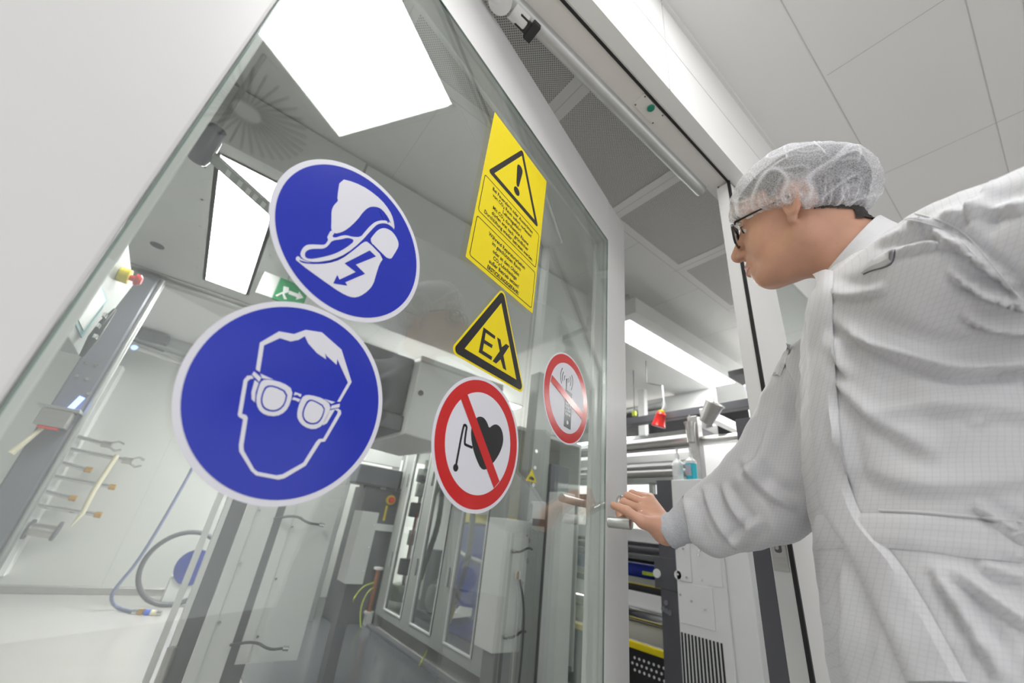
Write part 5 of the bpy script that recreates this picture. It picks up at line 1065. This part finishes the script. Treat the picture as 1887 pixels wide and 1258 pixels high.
# knitted cuff
M['cuff'] = mat('grey_knit_cuff', (.50, .51, .54), .8, noise=.06, nscale=200, bump=.5, bscale=300)
d_ = (EL-WR)/np.linalg.norm(EL-WR); prof = [(0, .0325), (.004, .035), (.012, .0345), (.022, .036), (.028, .034), (.04, .038), (.06, .044), (.075, .05)]
P = [WR+d_*(a-.002) for a, r in prof]; g = G().tube(P, [r for a, r in prof], 48, False)
obj('cuff', g, M['cuff'], coat, smooth=True)
d2_ = (ELL-WRL)/np.linalg.norm(ELL-WRL); obj('cuff', G().tube([WRL, WRL+d2_*.03, WRL+d2_*.08], [.036, .038, .05], 32, False), M['cuff'], coat, smooth=True)
for P_, rr_ in (((1511, 490), .004), ((1429, 690), .003), ((1436, 697), .0)):
    h, nn = surf(*P_)
    if h is None or rr_ == 0: continue
    if nn@h > 0: nn = -nn
    u = np.cross(nn, (0, 0, 1)); u /= np.linalg.norm(u); v = np.cross(nn, u)
    obj('snap_button', G().tube([h+nn*.003+rr_*1.3*(math.cos(a)*u+math.sin(a)*v) for a in np.linspace(0, 6.283, 21)], .0008, 6, False), M['stitch'], coat, smooth=True)
# trousers and shoes under the coat
M['trous'] = mat('white_trousers', (.66, .66, .68), .7, noise=.03, nscale=10)
def leg_sdf(P):
    d = ell(P, (.83, .10, -.28), (.165, .165, .18))
    for s_ in (-1, 1):
        hip = np.array([.83, .10, -.20])+TLF*.095*s_; knee = np.array([.83, .11, -.52])+TLF*.10*s_; ank = np.array([.84, .06, -.90])+TLF*.11*s_
        d = smin(d, rcone(P, hip, knee, .105, .080), .03); d = smin(d, rcone(P, knee, ank, .080, .070), .02)
    return smax(d, -.93-P[:, 2], .005)
tv, tf = surfnet(leg_sdf, (.50, -.15, -.96), (1.15, .40, -.05), .012); obj('trousers', (tv, tf), M['trous'], person, smooth=True)
for s_ in (-1, 1):
    ank = np.array([.84, .06, -.90])+TLF*.11*s_
    def shoe(P): return np.maximum(smin(rcone(P, ank+np.array([0, 0, -.05]), ank+TFW*.17+np.array([0, 0, -.062]), .050, .038), rcone(P, ank-TFW*.03+np.array([0, 0, -.06]), ank+np.array([0, 0, -.03]), .045, .045), .02), -.998-P[:, 2])
    sv, sf = surfnet(shoe, ank-np.array([.25, .25, .12]), ank+np.array([.25, .30, .06]), .010); obj('shoe', (sv, sf), M['white'], person, smooth=True)
# ---------------------------------------------------------------- hair net
from mathutils import noise as mnoise
def netmat():
    m = bpy.data.materials.new('hair_net_fleece'); m.use_nodes = True; nt = m.node_tree; nt.nodes.clear(); L = nt.links.new
    o = nt.nodes.new('ShaderNodeOutputMaterial'); mix = nt.nodes.new('ShaderNodeMixShader'); tr = nt.nodes.new('ShaderNodeBsdfTransparent')
    df = nt.nodes.new('ShaderNodeBsdfDiffuse'); df.inputs[0].default_value = (.85, .85, .88, 1); tl = nt.nodes.new('ShaderNodeBsdfTranslucent'); tl.inputs[0].default_value = (.8, .8, .82, 1)
    m2 = nt.nodes.new('ShaderNodeMixShader'); m2.inputs[0].default_value = .25; L(df.outputs[0], m2.inputs[1]); L(tl.outputs[0], m2.inputs[2])
    tc = nt.nodes.new('ShaderNodeTexCoord'); n1 = nt.nodes.new('ShaderNodeTexNoise'); n1.inputs['Scale'].default_value = 420; n1.inputs['Detail'].default_value = 3; L(tc.outputs['Object'], n1.inputs[0])
    at = nt.nodes.new('ShaderNodeAttribute'); at.attribute_name = 'crease'
    r1 = nt.nodes.new('ShaderNodeMapRange'); r1.inputs[1].default_value = .35; r1.inputs[2].default_value = .65; r1.inputs[3].default_value = .26; r1.inputs[4].default_value = .58; L(n1.outputs[0], r1.inputs[0])
    ad = nt.nodes.new('ShaderNodeMath'); ad.operation = 'ADD'; ad.use_clamp = True; L(r1.outputs[0], ad.inputs[0]); L(at.outputs['Fac'], ad.inputs[1])
    L(ad.outputs[0], mix.inputs[0]); L(tr.outputs[0], mix.inputs[1]); L(m2.outputs[0], mix.inputs[2]); L(mix.outputs[0], o.inputs[0]); return m
M['net'] = netmat(); M['netband'] = mat('hair_net_elastic', (.82, .82, .84), .6, noise=.05)
NC = np.array([-.006, 0, .040]); NRAD = np.array([.120, .096, .100])
def net_pt(ph, th, k=1.0):
    d = np.array([math.sin(th)*math.cos(ph), math.sin(th)*math.sin(ph), math.cos(th)]); return NC+d*NRAD*k
def plane_z(x): return -.014+.32*x
NP, NT = 300, 110; V = []; cre = []; band = []
CL = []
for k in range(46):
    n_ = RNG.normal(size=3); n_ /= np.linalg.norm(n_); c_ = RNG.normal(size=3); c_ /= np.linalg.norm(c_); CL.append((n_, n_@(c_*np.array([.115, .09, .09])), c_*np.array([.115, .09, .09]), RNG.uniform(.025, .055)))
def creases(v):
    best = 0
    for n_, o_, c_, r_ in CL:
        dd = abs(n_@v-o_)
        if dd < .003:
            f_ = max(0, 1-np.linalg.norm(v-c_)/r_); best = max(best, (1-dd/.003)*min(1, f_*2.5))
    return best
for i in range(NP):
    ph = 2*math.pi*i/NP; lo_, hi_ = .3, 2.6
    for _ in range(30):
        mid = (lo_+hi_)/2; q = net_pt(ph, mid)
        if q[2] > plane_z(q[0]): lo_ = mid
        else: hi_ = mid
    thm = lo_
    for j in range(NT+1):
        s = j/NT; th = thm*(1-(1-s)) if False else thm*s; q = net_pt(ph, th)
        d = q-NC; d /= np.linalg.norm(d)
        kk = 1-.13*max(0., d@np.array([-.62, 0, .78]))**5+.05*max(0., d@np.array([.45, 0, .89]))**4; q = NC+(q-NC)*kk
        e_ = max(0, (s-.72)/.28)                                # gathered zone near the elastic
        gat = mnoise.noise(Vector((ph*9, s*1.6, 2.3)))*.0075*e_+mnoise.noise(Vector((ph*21, s*2.5, 7)))*.0040*e_
        pn = Vector(tuple(q*13)); big = mnoise.noise(pn+Vector((3, 1, 5)))
        c1 = 1-abs(mnoise.noise(Vector((q[0]*11+4, q[1]*11+q[2]*6, q[2]*17))))*9; c2 = 1-abs(mnoise.noise(Vector((q[0]*24, q[1]*19-q[2]*9, q[2]*26+9))))*8
        c3 = 1-abs(mnoise.noise(Vector((ph*7, s*2.1, 11.))))*8
        c4 = creases(q-NC)
        cr = max(0, c4, c1, .8*c2*(.4+.6*s), c3*min(1, e_*1.6+.25*s))
        q = q+d*(gat+.006*big+.0022*cr)-d*.020*max(0, (s-.9)/.1)**2*(.55+.45*abs(math.sin(ph)))
        V.append(h2w(q)); cre.append(max(.0, min(.5, cr**2.5*.55+(.35 if s > .985 else 0)+.34*max(0, 1-s/.5))))
    band.append(V[-1])
Fc = []
for i in range(NP):
    a, b = i*(NT+1), ((i+1) % NP)*(NT+1); Fc += [(a+j, b+j, b+j+1, a+j+1) for j in range(NT)]
net = obj('hair_net', G().add(V, Fc), M['net'], person, smooth=True); LOC[net.name] = LOC[person.name]
at_ = net.data.attributes.new('crease', 'FLOAT', 'POINT'); at_.data.foreach_set('value', np.array(cre, np.float32))
obj('elastic', G().tube(band+[band[0]], .0022, 8, False), M['netband'], net, smooth=True)
